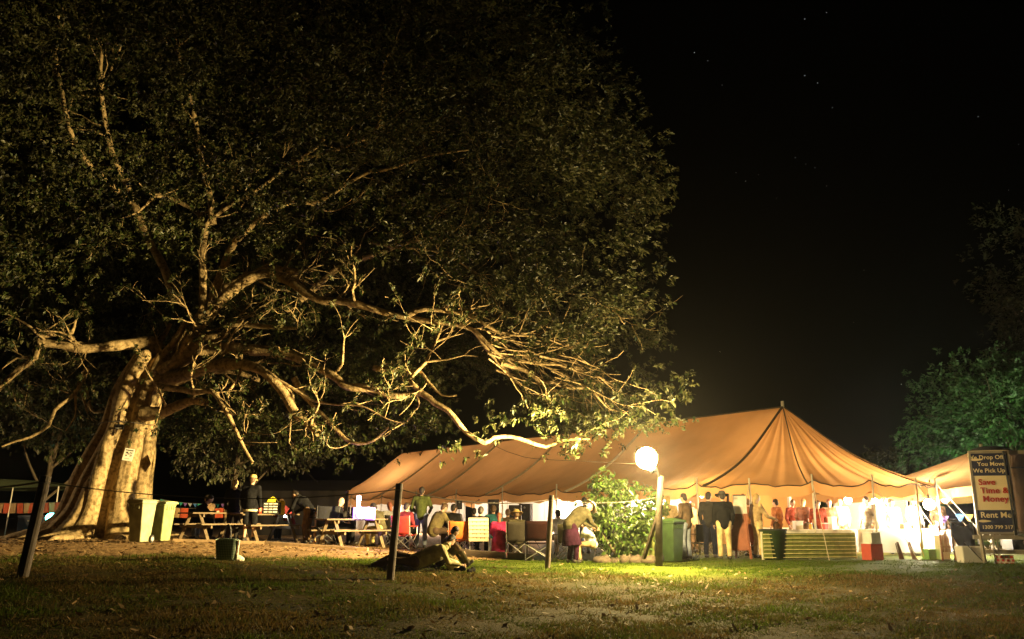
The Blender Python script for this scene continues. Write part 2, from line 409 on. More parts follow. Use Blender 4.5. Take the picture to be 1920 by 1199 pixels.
tm.tube([loc(q[:3]) for q in A], [max(q[3] * .60, .2) for q in A], 14)
LIMBS = [  # (px, py, metres ahead) along each limb, thick end radius, thin end radius
 ([(292,716,24.3),(335,704,24.0),(380,692,23.7),(430,684,23.4),(470,686,23.0),(502,704,22.8),(534,740,22.6),(554,777,22.4),(582,797,22.3),(598,813,22.2)], .27, .12),
 ([(300,728,24.5),(330,716,24.6),(368,700,24.8),(418,694,25),(455,702,25.2),(486,716,25.4)], .2, .08),
 ([(300,690,24.6),(380,660,24.2),(470,655,23.8),(560,672,23.4),(622,703,23.0),(653,727,22.9),(697,731,22.8),(740,741,22.6),(790,736,22.5),(817,757,22.4),(843,773,22.3),(873,812,22.2),(907,830,22.1),(925,819,22.1),(960,818,22.1),(991,828,22),(1026,840,21.9),(1056,828,21.8),(1104,823,21.7)], .27, .035),
 ([(790,736,22.5),(767,712,22.5),(782,695,22.6),(800,680,22.6),(812,655,22.7),(818,640,22.8),(827,612,22.9)], .085, .03),
 ([(700,690,23.0),(735,690,22.9),(770,697,22.8),(787,699,22.7),(800,717,22.6),(830,741,22.5),(858,740,22.4)], .1, .03),
 ([(817,643,22.8),(840,632,22.8),(870,622,22.8)], .045, .015),
 ([(800,680,22.6),(843,672,22.5),(870,664,22.4),(894,668,22.3)], .04, .012),
 ([(330,660,24.6),(400,580,24.3),(480,516,24.0),(530,524,23.8),(556,536,23.6),(597,560,23.4),(647,568,23.2),(713,584,23.0),(763,594,22.9),(813,604,22.8),(870,614,22.7),(894,626,22.6),(916,648,22.5),(943,668,22.4),(978,676,22.3),(1012,684,22.2),(1050,686,22.1),(1090,700,22)], .26, .03),
 ([(890,624,22.6),(913,655,22.5),(944,687,22.4),(964,713,22.4),(974,735,22.3),(988,768,22.3)], .08, .015),
 ([(940,683,22.4),(985,694,22.3),(1012,713,22.3),(1039,717,22.2),(1067,729,22.2),(1104,732,22.1),(1125,754,22),(1142,768,22),(1176,774,21.9),(1194,790,21.9)], .075, .015),
 ([(764,592,22.9),(800,577,22.7),(861,588,22.5),(899,604,22.4),(930,621,22.3),(971,628,22.2),(1012,631,22.1),(1060,650,22)], .11, .02),
 ([(861,588,22.5),(897,575,22.5),(933,566,22.4)], .04, .012),
 ([(372,640,24.4),(379,560,24.3),(382,483,24.2),(387,424,24.0),(402,408,23.9),(443,378,23.6),(468,362,23.4)], .2, .05),
 ([(400,560,24.5),(430,470,24.2),(482,416,23.7),(517,393,23.5),(550,379,23.3),(597,375,23.0),(644,350,22.7),(700,322,22.3)], .19, .05),
 ([(384,430,24.1),(373,404,24.2),(345,385,24.3),(323,372,24.4)], .13, .07), ([(323,372,24.4),(290,366,24.2),(257,397,24),(230,410,23.8)], .07,.03), ([(290,366,24.2),(310,362,24.3),(334,352,24.3)], .04,.015),
 ([(330,640,25),(420,545,25),(497,504,24.8),(530,508,24.6),(562,511,24.4)], .2, .12), ([(562,560,25.4),(647,497,25.2),(694,480,25),(760,460,24.8),(820,440,24.6)], .15, .05),
 ([(318,690,24.2),(345,668,24.0),(364,652,24.0),(377,636,23.9),(385,610,23.9)], .21, .13), ([(300,700,24.1),(330,672,23.9),(350,640,23.9),(366,604,23.9)], .17,.1), ([(285,690,24.2),(312,655,24.1),(330,630,24),(347,603,24)], .14,.08), ([(280,680,24.6),(300,640,24.5),(318,606,24.4)], .13, .07),
 ([(386,634,24.1),(420,628,24),(430,613,24),(446,609,23.9),(500,612,23.8),(560,618,23.7)], .16, .05),
 ([(300,660,24.6),(284,643,24.4),(250,646,24.2),(207,648,24.0),(150,653,23.8),(127,650,23.6),(77,647,23.4),(67,673,23.2),(27,697,23),(-10,732,22.9),(-60,770,22.8)], .24, .07),
 ([(77,640,23.4),(77,628,23.4),(113,627,23.5),(134,625,23.5),(143,602,23.6)], .14, .04), ([(67,673,23.2),(30,670,23),(0,690,22.8)], .06,.02),
 ([(232,765,24.9),(187,773,24.9),(171,770,24.9),(163,727,24.9)], .08, .05),
 ([(165,690,24.6),(150,717,24.5),(137,740,24.5),(100,770,24.4),(90,800,24.4),(60,820,24.3),(33,827,24.2),(7,836,24.1)], .11, .03), ([(143,735,24.5),(142,760,24.4),(138,780,24.4),(120,808,24.3)], .05,.02), ([(152,730,24.5),(158,755,24.5),(161,773,24.4),(174,791,24.4)], .06,.02),
 ([(290,722,23.7),(334,731,23.2),(367,738,22.7),(400,733,22.3),(422,768,22.1),(437,800,22),(454,833,21.9),(475,868,21.8)], .13, .045),
 ([(268,775,24.0),(300,772,23.8),(334,760,23.6),(360,754,23.4),(388,757,23.2)], .26, .12),
 ([(475,652,23.2),(455,660,23.1),(450,672,23),(447,700,22.9),(438,722,22.8),(426,739,22.7)], .055, .05),
 ([(392,694,23.8),(404,680,23.6),(417,663,23.4),(434,633,23.2),(457,603,23)], .075, .025),
 ([(553,708,23.6),(562,725,23.6),(570,742,23.6),(593,770,23.5),(623,797,23.4),(660,828,23.3),(697,827,23.2),(727,803,23.1)], .12, .035),
 ([(520,713,22.8),(548,728,22.8),(580,747,22.7),(630,760,22.6),(680,764,22.5),(720,783,22.4),(757,793,22.3)], .065, .015),
 ([(330,560,25.5),(250,380,25),(200,250,24),(192,160,23),(190,90,22.4)], .2, .06), ([(192,160,23),(210,120,22.6),(235,60,22)], .06, .03), ([(250,380,25),(160,300,23.5),(110,150,22),(108,30,21)], .12, .05), ([(400,420,24),(360,200,23),(330,90,22),(326,60,21.8)], .14, .05),
 ([(330,90,22),(345,78,21.8),(352,70,21.6)], .04,.02), ([(468,362,23.4),(560,300,22.5),(600,270,22),(608,262,21.9)], .07,.04),([(560,300,22.5),(700,250,21.6),(720,120,20.6),(728,100,20.4)], .08, .03), ([(720,240,21.5),(775,246,21),(832,250,20.5)], .05,.02),
 ([(700,322,22.3),(780,300,21.8),(880,280,21.3)], .06,.03), ([(700,455,23.5),(835,480,22.9),(960,560,22.4)], .06,.02),
]
paths = []; LP = []
for P, r0, r1 in LIMBS:
    W_ = np.array([tuple(at(a, b_, y + 2.0 * float(np.interp(a, [420, 900], [1, 0])))) for a, b_, y in P]); Q = catmull(W_, .2); m = len(Q); f = np.linspace(0, 1, m)
    Q = Q + np.stack([.03 * np.sin(f * m * .5 + r0 * 90), .05 * np.sin(f * m * .31), .03 * np.cos(f * m * .45 + r1 * 70)], -1)
    rr = (r0 + (r1 - r0) * f ** .85) * (1 + .09 * np.sin(f * m * .9) * np.sin(f * m * .37 + 1) + .05 * np.sin(f * m * 2.1))
    rr = rr * .84; LP.append((Q, rr)); paths.append((Q - np.array(tb), rr))
    if r0 > .16 and P[0][1] > 600:   # thick limbs fuse with the trunk
        k = min(m, 9); tm.tube([Vector(q) - tb for q in Q[:k]], list(rr[:k] * 1.08), 10); tm.ell(Vector(Q[k - 1]) - tb, rr[k - 1] * 1.05, n=10, m=6)
tm.build("trunk", bark, fig, remesh=.035, smooth_it=1)
for (Q, rr) in paths:
    v, f_ = twig_mesh([(Q, rr)], 10 if rr[0] > .1 else 7)
    np_mesh("limb", v, f_, bark, fig, smooth=True)
def bottom(px): return np.interp(px, [-300, 0, 150, 300, 480, 620, 700, 760, 880, 940, 1000, 1150, 1240, 1292], [850, 840, 850, 856, 872, 862, 846, 835, 700, 730, 800, 815, 800, 770])
# side branches grown off the limbs
def grow(p, d, L, r, gens, out, tips, up=.0, wig=.23):
    k = max(4, int(L / .22)); P = [p]; d = d / np.linalg.norm(d)
    for i in range(k):
        d = d + rng.normal(0, wig, 3) + np.array([0, 0, up]); d /= np.linalg.norm(d); P.append(P[-1] + d * L / k)
    P = np.array(P); rr = np.linspace(r, max(r * .3, .006), k + 1)
    qx, qy = project(*P[-1])
    if P[:, 2].min() < 2.9 or qy > bottom(qx) - 14: return
    out.append((P, rr)); tips.append((P[-1], d)); tips.append((P[k // 2], d))
    if gens:
        for _ in range(gens + 1 + int(L)):
            i = rng.integers(k // 3, k + 1); dd = (P[i] - P[i - 1]); dd = dd / np.linalg.norm(dd) + rng.normal(0, .55, 3)
            grow(P[i], dd, L * (.35 + .3 * rng.random()), rr[i] * .6, gens - 1, out, tips, up)
br = []; tips = []
for Q, rr in LP:
    m = len(Q); i = int(m * .3)
    while i < m:
        if rr[i] < .22:
            t = Q[i] - Q[i - 1]; t /= np.linalg.norm(t) + 1e-9
            d = t * .8 + rng.normal(0, .6, 3); d[0] += .25 * np.sign(Q[i][0] + 11.5)
            far = i / m; L = (.7 + 1.7 * rng.random()) * (1.1 if far > .6 else .8)
            grow(Q[i], d, L, min(.05, rr[i] * .42), 2 if rng.random() < .6 else 1, br, tips, up=.012)
        i += int(2 + 4 * rng.random())
# the fan of fine branches that sweeps down towards the floodlight
for _ in range(30):
    px, py = 900 + 150 * rng.random(), 0; py = 640 + (px - 900) * .42 + rng.normal(0, 26)
    p = np.array(at(px, py, 22.4 + rng.normal(0, .5)))
    grow(p, np.array([1, rng.normal(-.05, .25), -.32 + rng.normal(0, .16)]), 0.9 + 1.5 * rng.random(), .03 * (.6 + .6 * rng.random()), 1, br, tips, up=-.012, wig=.12)
v, f_ = twig_mesh([(P - np.array(tb), r) for P, r in br], 4)
np_mesh("branchlets", v, f_, bark, fig, kind="stuff", smooth=True)
# crown
C = []; D = []
Rc = np.array([16.4, 14.5, 15.0]); Cc = np.array([-12.0, 25.8, 7.0])
def frontlimit(px): return np.interp(px, [-200, 250, 500, 800, 1000, 1150, 1290], [640, 480, 410, 440, 560, 690, 762])
def redge(py): return np.interp(py, [-140, 60, 200, 330, 440, 560, 640, 780], [1040, 1120, 1205, 1240, 1215, 1245, 1262, 1270])
clumps = 0; tries = 0
while clumps < 2000 and tries < 200000:
    tries += 1
    u = rng.normal(0, 1, 3); u /= np.linalg.norm(u); e = rng.random() ** (1 / 3)
    if rng.random() > .15 + .85 * e ** 4: continue
    p = Cc + Rc * u * e * (1 + .05 * math.sin(7 * u[0] + 5 * u[2]))
    if p[2] < 2.4: continue
    px, py = project(*p)
    if not (-160 < px < 1300 and -140 < py < 900): continue
    if px > redge(py) + rng.normal(0, 10): continue
    if py > bottom(px) + rng.normal(0, 8) - 10: continue
    if p[1] < np.interp(px, [420, 900], [25.6, 23.4]) and py > frontlimit(px) + rng.normal(0, 25): continue
    if 21 < p[1] < 28 and py > 420 and rng.random() < .6: continue
    if 620 < py < 760 and 220 < px < 430 and p[1] < 28: continue
    if 840 < px < 1010 and 705 < py < 800 and rng.random() < .8: continue
    clumps += 1
    k = 14 + int(14 * rng.random()); s = .45 + .75 * rng.random()
    q = p + rng.normal(0, 1, (k, 3)) * s * np.array([.62, .62, .34])
    C.append(q); o = q - Cc; o /= np.linalg.norm(o, axis=1)[:, None]; o[:, 2] -= .15; D.append(o)
def bunch(px, py, Y, k, s, sq=.55):
    Y = Y + 2.2 * float(np.interp(px, [420, 900], [1, 0]))
    q = np.array(at(px, py, Y)) + rng.normal(0, s, (k, 3)) * np.array([1, .9, sq]); C.append(q); o = rng.normal(0, 1, (k, 3)); o[:, 2] -= .4; D.append(o / np.linalg.norm(o, axis=1)[:, None])
for px, py, Y, k, s in [(1010,790,21.8,22,.4),(1045,770,21.9,18,.35),(1090,800,21.7,26,.45),(1130,785,21.8,24,.45),(1075,842,21.7,14,.3),(1150,805,21.6,18,.35),(940,780,22.2,16,.3),(905,812,22.2,6,.2),(1185,770,21.9,24,.4),(1215,745,22,30,.5),(1255,720,22.2,30,.5),(1265,770,22.2,26,.4),(1225,795,22.2,14,.25),(860,842,22.2,12,.3),
    (560,835,25.8,28,.5),(620,845,25.6,26,.5),(680,838,25.6,24,.5),(480,820,25.8,26,.6),(380,800,26.2,26,.6),(330,770,26.4,26,.6),(640,790,25,20,.5),(760,800,25,22,.5),(840,800,25,16,.4),(60,760,25.5,26,.6),(120,800,25.6,22,.5),(20,800,25.5,26,.6),(180,820,26,16,.4),(100,690,25,20,.5),(30,730,24.8,16,.5)]:
    bunch(px, py, Y, k, s)
for _ in range(170):   # deep foliage behind the low limbs
    px = 290 + 740 * rng.random(); py = 470 + 390 * rng.random()
    if py > bottom(px) - 22 or (840 < px < 1010 and 705 < py < 800): continue
    bunch(px, py, 25.6 + 3.2 * rng.random(), 17, .5)
tp = np.array([t[0] for t in tips]); td = np.array([t[1] for t in tips]); sel = (rng.random(len(tp)) < .6) & np.array([project(*q)[0] < redge(project(*q)[1]) + 20 for q in tp])
C.append(tp[sel]); D.append(td[sel])
C = np.concatenate(C); D = np.concatenate(D)
pr_ = np.array([project(*q) for q in C]); ok = pr_[:, 0] < redge(pr_[:, 1]) + 34; C = C[ok]; D = D[ok]
figleaf = leaf_mat("fig_leaf", (.010, .022, .005), (.042, .055, .013), (.05, .05, .018), rough=.46, trans=.16, spec=.24)
P, Fc = leaves(C - np.array(tb), D, 16, .108, up=.4)
crown = np_mesh("crown", P, Fc, figleaf, fig, kind="stuff")
print("crown leaves", len(Fc) // 2, "branchlets", len(br), "clumps", clumps, tries)
# ------------------------------------------------------------------ the big marquee
RR = np.array([9.35, 29.4]); DX = np.array([-.585, .811]); WX = np.array([.811, .585]); LEN = 27.2; RAD = 4.5; ZE = 2.1; ZR = 4.82
canvas = M("tan_canvas", (.48, .25, .09), rough=.85, var=.22, scale=.5, bump=.12, bscale=60, spec=.15, trans=.34)
hem = M("dark_webbing", (.07, .05, .03), rough=.8, spec=.2)
white_canvas = M("white_canvas", (.72, .68, .6), rough=.8, var=.06, scale=1, trans=.3)
pole_paint = M("pale_pole_paint", (.62, .56, .45), rough=.5, var=.15)
rope_m = M("pale_rope", (.5, .42, .3), rough=.9, var=.2, scale=20)
dark_rope = M("dark_rope", (.09, .075, .06), rough=.9)
def peri(u):
    "u in metres along the eave, from the near left corner round the right end, far side, left end"
    c = math.pi * RAD; T = 2 * LEN + 2 * c; u = u % T
    if u < LEN: s = LEN - u; return RR + DX * s - WX * RAD, RR + DX * s, 0.0
    u -= LEN
    if u < c: a = u / RAD; return RR + RAD * (-WX * math.cos(a) - DX * math.sin(a)), RR, 1.0
    u -= c
    if u < LEN: s = u; return RR + DX * s + WX * RAD, RR + DX * s, 0.0
    u -= LEN; a = u / RAD; q = RR + DX * LEN
    return q + RAD * (WX * math.cos(a) + DX * math.sin(a)), q, 1.0
CIR = math.pi * RAD; TOT = 2 * LEN + 2 * CIR
POLES = [LEN - d for d in (24.4, 20.9, 17.4, 13.9, 10.4, 6.9, 3.45)] + [LEN + CIR * k / 8 for k in range(0, 9)] + [LEN + CIR + d for d in (3.45, 6.9, 10.4, 13.9, 17.4, 20.9, 24.4)] + [2 * LEN + CIR + CIR * k / 8 for k in range(0, 9)]
POLES = sorted(set(round(p, 3) for p in POLES))
def eave_sag(u):
    d = min(min(abs(u - p), TOT - abs(u - p)) for p in POLES)
    return -.11 * min(1, d / .9) ** .8 + .05 * max(0, 1 - d / .25)
def roof_pt(u, v):
    e, r, rnd = peri(u)
    xy = r + (e - r) * v
    z = ZE + (ZR - ZE) * (1 - v) ** 1.28 - (.16 if rnd else .10) * math.sin(math.pi * v) ** 2
    z += eave_sag(u) * v ** 3
    if rnd:
        ph = u * 8.2; z += (.06 * math.sin(ph) + .045 * math.sin(ph * .57 + 1) + .03 * math.sin(ph * 1.9)) * v ** .6 * (1 - v * .55) * (1 if v > .04 else 0)
    else:
        z += .05 * math.sin(u * 1.35 + 2.2 * v) * math.sin(math.pi * v) + .022 * math.sin(u * 4.3 - 3 * v) * v + .012 * math.sin(u * 9.1 + 5 * v + math.sin(u))*v
        k = (u % 5.2) / 5.2; z -= .13 * math.sin(math.pi * k) * math.sin(math.pi * v) ** .8; z += .05 * (1 - min(1, min(k, 1 - k) * 14)) * math.sin(math.pi * v) ** .5
    return Vector((xy[0], xy[1], z))
mq = thing("marquee", "long tan canvas marquee with rounded ends, glowing from inside behind the crowd", "tent", (RR[0], RR[1], 0))
o0 = Vector((RR[0], RR[1], 0))
def roof_piece(u0, u1, name, step=.09):
    k = max(2, int((u1 - u0) / step)); nv = 22
    P = [[roof_pt(u0 + (u1 - u0) * i / k, j / nv) - o0 for j in range(nv + 1)] for i in range(k + 1)]
    return MB().grid(P).build(name, canvas, mq, smooth=True)
for a in range(5):
    roof_piece(5.2 * a, min(LEN, 5.2 * (a + 1)) if a < 4 else LEN, "roof_panel")
    roof_piece(LEN + CIR + 5.2 * a, LEN + CIR + (5.2 * (a + 1) if a < 4 else LEN), "roof_panel")
for a in range(2):
    roof_piece(LEN + CIR * a / 2, LEN + CIR * (a + 1) / 2, "roof_end"); roof_piece(2 * LEN + CIR + CIR * a / 2, 2 * LEN + CIR + CIR * (a + 1) / 2, "roof_end")
ridge = MB().tube([roof_pt(LEN - t, 0) - o0 + Vector((0, 0, .015)) for t in np.linspace(0, LEN, 20)], .035, 6).build("ridge_seam", hem, mq)
for u in [5.2, 10.4, 15.6, 20.8]:
    MB().tube([roof_pt(u, v) - o0 + Vector((0, 0, .03)) for v in np.linspace(0, 1, 16)], .05, 6).build("seam_rope", rope_m, mq)
for u in [LEN + .25, LEN + CIR * .24, LEN + CIR * .57]:
    MB().tube([roof_pt(u, v) - o0 + Vector((0, 0, .035)) for v in np.linspace(0, 1, 18)], .045 if u < LEN + 1 else .022, 6).build("seam_rope", hem, mq)
# valance with a scalloped edge, hanging all round
P = []
uu = np.arange(0, TOT, .18)
for u in list(uu) + [TOT - 1e-4]:
    p = roof_pt(u, 1) - o0; h = .30 + .035 * abs(math.sin(u * 3.2)); e, r, rn = peri(u); q = Vector((*(e - r), 0)).normalized() * (.02 + .02 * math.sin(u * 2.1))
    P.append([p + Vector((0, 0, -.005)), p + q * .5 + Vector((0, 0, -h / 2)), p + q + Vector((0, 0, -h))])
MB().grid(P).build("valance", canvas, mq, smooth=True)
MB().tube([roof_pt(u, 1) - o0 for u in uu], .02, 5).build("eave_webbing", hem, mq)
for u in POLES:
    e, r, rn = peri(u); d = Vector((*(e - r), 0)).normalized()
    tp_ = roof_pt(u, 1); ft = tp_ - d * -.06 + Vector((random.uniform(-.06, .06), random.uniform(-.06, .06), 0)); ft.z = float(gz(ft.x, ft.y)) - .05
    MB().tube([ft - o0, tp_ + Vector((0, 0, .16)) - o0], [.034, .028], 8).build("side_pole", pole_paint, mq, smooth=True)
    if u < LEN + CIR * .9:
        g = tp_ + d * 1.6; g.z = float(gz(g.x, g.y))
        if u < 15 or u > LEN + 1: MB().tube([tp_ - o0, g - o0], .011, 5).build("guy_rope", rope_m, mq)
for s in (0, 8.7, 17.4, LEN):
    p = RR + DX * s; MB().tube([Vector((*p, float(gz(*p)))) - o0, Vector((*p, ZR + .22)) - o0], [.07, .055], 10).build("king_pole", pole_paint, mq, smooth=True)
# white side walls closing the far side and the left end
def wall(u0, u1, name, wm=None):
    k = max(3, int((u1 - u0) / .3)); P = []
    for i in range(k + 1):
        u = u0 + (u1 - u0) * i / k; e, r, rn = peri(u); d = Vector((*(e - r), 0)).normalized(); p = roof_pt(u, 1) - d * (.06 + .025 * math.sin(u * 6))
        P.append([Vector((p.x, p.y, float(gz(p.x, p.y)) + (ZE - .02) * t)) - o0 for t in (0, .25, .5, .75, 1)])
    MB().grid(P).build(name, wm or white_canvas, mq, smooth=True)
for a in range(7): wall(LEN + CIR + 2.2 + 3.4 * a, LEN + CIR + 2.2 + 3.4 * (a + 1) - .03, "side_wall", canvas if a < 2 else white_canvas)
wall(2 * LEN + CIR, 2 * LEN + CIR * 1.55, "side_wall")

# ------------------------------------------------------------------ the smaller marquee on the right
t2 = Vector((16.9, 31.0, 0)); H2 = 4.1
sm = thing("small_marquee", "smaller tan canvas tent with a brilliantly lit stall inside, next to the rental trailer", "tent", t2)
def r2(a, v):
    # square plan with rounded corners, turned a little
    c, s = math.cos(a), math.sin(a); q = 1 / max(abs(c), abs(s)) ; q = min(q, 1.28); x, y = c * q * H2 * v, s * q * H2 * v
    ca, sa = math.cos(.22), math.sin(.22)
    z = 2.06 + 1.5 * (1 - v) ** 1.15 - .12 * math.sin(math.pi * v) + (.03 * math.sin(a * 23) + .02 * math.sin(a * 41)) * v * (1.2 - v)
    z -= .13 * abs(math.sin(a * 4)) * v ** 4
    return Vector((x * ca - y * sa, x * sa + y * ca, z))
nA = 180
for k in range(4):
    MB().grid([[r2(2 * math.pi * (k / 4 + i / nA) + math.pi / 4, j / 14) for j in range(15)] for i in range(nA // 4 + 1)]).build("roof_panel", canvas, sm, smooth=True)
red_fringe = M("terracotta_fringe", (.5, .17, .07), rough=.85, trans=.3)
for k in range(4):
    MB().grid([[r2(2 * math.pi * (k / 4 + i / nA) + math.pi / 4, 1) + Vector((0, 0, -.28 * t - .02 * abs(math.sin(i * .9)) * t)) for t in (0, .5, 1)] for i in range(nA // 4 + 1)]).build("valance", red_fringe if k == 3 and False else canvas, sm, smooth=True)
for k in range(8):
    p = r2(math.pi / 4 * k + .01, 1); g = p + t2; MB().tube([Vector((p.x, p.y, float(gz(g.x, g.y)) - .05)), p + Vector((0, 0, .12))], .032, 8).build("side_pole", pole_paint, sm, smooth=True)
MB().tube([Vector((0, 0, 0)), Vector((0, 0, 3.7))], .06, 10).build("king_pole", pole_paint, sm, smooth=True)
for a0, a1 in ((1.65, 3.1),):
    MB().grid([[r2(a0 + (a1 - a0) * i / 24, .985) * 1 for _ in (0,)] + [Vector((r2(a0 + (a1 - a0) * i / 24, .985).x, r2(a0 + (a1 - a0) * i / 24, .985).y, .02))] for i in range(25)]).build("side_wall", white_canvas, sm)

# ------------------------------------------------------------------ the floodlight on its timber pole
post_wood = M("weathered_timber", (.045, .032, .018), rough=.8, var=.4, scale=5, bump=.3)
steel = M("dull_steel", (.32, .31, .29), rough=.45, metal=.8, var=.15)
black_metal = M("black_metal", (.03, .03, .03), rough=.5, spec=.4)
LY = 20.3
pb = on(1237, LY, py=1043)
lp = thing("floodlight_pole", "tall timber pole with a blazing floodlight at its top beside the bush", "lamp post", pb)
top = at(1240, 903, LY) - pb
MB().tube([Vector((-.03, 0, -.1)), Vector((.02, 0, 1.2)), top + Vector((0, 0, .12))], [.085, .08, .07], 12).build("pole", post_wood, lp, smooth=True)
e = at(1212, 966, LY) - pb
MB().bar(e + Vector((-.02, .5, -1.0)), Vector((0, 0, top.z - .75)), .08, .06).build("brace", post_wood, lp)
head = at(1214, 862, LY - .25) - pb
MB().bar(top + Vector((0, 0, .02)), head + Vector((.1, .06, 0)), .04).build("bracket", black_metal, lp)
l1 = head + Vector((-.02, .0, .03)); GR = .25
gm_l = M("floodlight_globe", (1, .95, .8), emit=FLOOD_COL, es=FLOOD_W * .72 / (4 * math.pi ** 2 * GR ** 2))
MB().ell(l1, GR, n=26, m=16).build("lamp_globe", gm_l, lp, smooth=True)
MB().tube([l1 + Vector((.12, .03, -.22)), l1 + Vector((.16, .05, -.32))], [.09, .07], 12).build("collar", black_metal, lp, smooth=True)
light("flood_beam", lp, l1 + Vector((-.42, 0, .03)), FLOOD_W * 6.4, FLOOD_COL, .1, 'SPOT', (-1, .22, .15), 90)
light("flood_beam", lp, l1 + Vector((.02, -.34, -.1)), FLOOD_W * .7, FLOOD_COL, .1, 'SPOT', (-.28, -.6, -.7), 174)
pc = MB().tube(catmull([tuple(at(1230, 872, LY)), tuple(at(1110, 866, 22)), tuple(at(985, 858, 23.4)), tuple(at(925, 835, 24))], .4), .008, 5).build("power_cable", hem)
tag(pc, "thin power cable strung from the floodlight pole to the fig tree's limb", "cable")

# ------------------------------------------------------------------ lights inside the tents
bulb = M("lit_bulb", (1, .95, .85), emit=(1, .86, .6), es=60)
coldbulb = M("lit_cold_bulb", (.9, .95, 1), emit=(.75, .87, 1), es=60)
def hanging(label, p, w, col, mat=bulb, r=.07, cord=.4, g="lamps hung inside the marquee"):
    t = thing("hanging_lamp", label, "lamp", p, 0, g)
    MB().ell((0, 0, 0), r, n=12, m=8).build("bulb", mat, t, smooth=True)
    MB().lathe([(.02, r * .7), (.035, r * .9), (.03, r * 1.6), (.01, r * 1.9)], n=10).build("socket", black_metal, t)
    MB().tube([Vector((0, 0, r * 1.8)), Vector((0, 0, r + cord))], .007, 5).build("cord", black_metal, t)
    light("lamp_light", t, (0, 0, -r - .03), w, col, r); return t
def inside(s, w, z):
    p = RR + DX * s + WX * w; return Vector((p[0], p[1], z))
hanging("warm yellow lamp under the marquee eave left of the man in the brimmed hat", at(1316, 929, 27.6), TENT_W * .35, (1, .7, .3))
hanging("small cold white lamp hanging beside the warm yellow one, above the bins", at(1283, 929, 28.6), TENT_W * .12, (.7, .85, 1), coldbulb)
hanging("white lamp in the marquee's round end above the green slatted barrier", at(1590, 938, 28.2), TENT_W * .9, TENT_COL, r=.12)
hanging("white lamp near the marquee's right corner pole, over the white stall table", at(1640, 940, 28.6), TENT_W * .8, TENT_COL, r=.1)
hanging("lamp over the middle of the marquee, right of the loudspeakers", inside(5, 2.6, 2.2), TENT_W * .8, TENT_COL)
hanging("lamp over the loudspeakers on the marquee's ridge", inside(11, 3.3, 1.75), TENT_W * 1.8, (1, .84, .62))
hanging("lamp behind the man in the green jumper, on the marquee's ridge", inside(17, 3.3, 1.75), TENT_W * 1.8, (1, .86, .66))
hanging("lamp at the far left end of the marquee", inside(25.0, .2, 2.1), TENT_W * 2.4, (1, .85, .65))
hanging("brilliant white lamp inside the small stall tent beside the trailer", at(1742, 946, 26.0), TENT_W * 3.2, (1, .86, .62), r=.16)
hanging("second brilliant lamp inside the small stall tent, nearer the trailer", at(1772, 936, 30.0), TENT_W * 2.6, (1, .9, .75), r=.12)

t = thing("pole_lamp", "greenish-white lamp on a pole behind the small tent, lighting the green tree", "lamp post", Vector((19.6, 37.0, 0)))
MB().tube([(0, 0, 0), (0, 0, 2.7)], .05, 8).build("pole", steel, t); MB().lathe([(.04, 2.7), (.16, 2.66), (.16, 2.62), (.03, 2.6)], n=14).build("shade", black_metal, t); MB().ell((0, 0, 2.6), .06).build("bulb", coldbulb, t)
light("lamp_light", t, (0, .1, 2.75), 2200, (.62, 1, .5), .1)
# ------------------------------------------------------------------ trees and shrubs round about
green1 = leaf_mat("tree_leaf_green", (.03, .075, .018), (.07, .15, .04), (.08, .12, .05), rough=.5, trans=.25)
green2 = leaf_mat("tree_leaf_olive", (.035, .045, .015), (.085, .085, .03), (.09, .08, .045), rough=.55, trans=.2)
bushleaf = leaf_mat("bush_leaf", (.035, .085, .012), (.12, .19, .035), (.11, .15, .05), rough=.35, trans=.25)
def tree(name, label, base, h, rx, rz_, zc, lm, ncl, leaf, k, trunk_r, cat="tree", group=None, boughs=7, lean=(0, 0), seed=0, bm_=None):
    g = np.random.default_rng(seed + 11); t = thing(name, label, cat, base, 0, group); ps = []
    topp = np.array([lean[0], lean[1], h * .8]); tr = catmull([(0, 0, -.1), (lean[0] * .3 + .1, lean[1] * .3, h * .3), tuple(topp)], .3); ps.append((tr, np.linspace(trunk_r, trunk_r * .25, len(tr))))
    v, f_ = twig_mesh(ps, 10); np_mesh("trunk", v, f_, bm_ or bark2, t, smooth=True)
    bs = []
    for i in range(boughs):
        s = tr[int(len(tr) * (.25 + .6 * i / boughs))]; a = i * 2.4 + g.random(); e = np.array([rx * .8 * math.cos(a), rx * .8 * math.sin(a), zc + rz_ * (g.random() * 1.3 - .6)]) + np.array([lean[0], lean[1], 0])
        b_ = catmull([tuple(s), tuple((s + e) / 2 + g.normal(0, .25, 3)), tuple(e)], .3); bs.append((b_, np.linspace(trunk_r * .4, .012, len(b_))))
    if bs:
        v, f_ = twig_mesh(bs, 6); np_mesh("boughs", v, f_, bm_ or bark2, t, smooth=True)
    C = []; D = []
    for i in range(ncl):
        u = g.normal(0, 1, 3); u /= np.linalg.norm(u); e = .45 + .55 * g.random() ** .6
        p = np.array([lean[0], lean[1], zc]) + np.array([rx, rx, rz_]) * u * e * (1 + .14 * math.sin(4 * u[0] + 3 * u[2] + seed) + .1 * math.sin(9 * u[1] + 7 * u[2]))
        n_ = 7 + int(8 * g.random()); C.append(p + g.normal(0, 1, (n_, 3)) * rx * .105 * np.array([1, 1, .6])); D.append(np.tile(u, (n_, 1)))
    P, Fc = leaves(np.concatenate(C), np.concatenate(D), k, leaf, up=.3); np_mesh("crown", P, Fc, lm, t, kind="stuff"); return t
tree("broadleaf_tree", "rounded green tree standing behind the rental trailer and the small tent", Vector((25.6, 44, 0)), 9.0, 4.8, 4.1, 5.4, green1, 460, .2, 9, .3, seed=1)
tree("broadleaf_tree", "tall dark olive tree rising at the right edge above the green one", Vector((31.6, 47.5, 0)), 18, 4.4, 8.5, 11.2, green2, 330, .24, 8, .4, seed=2)
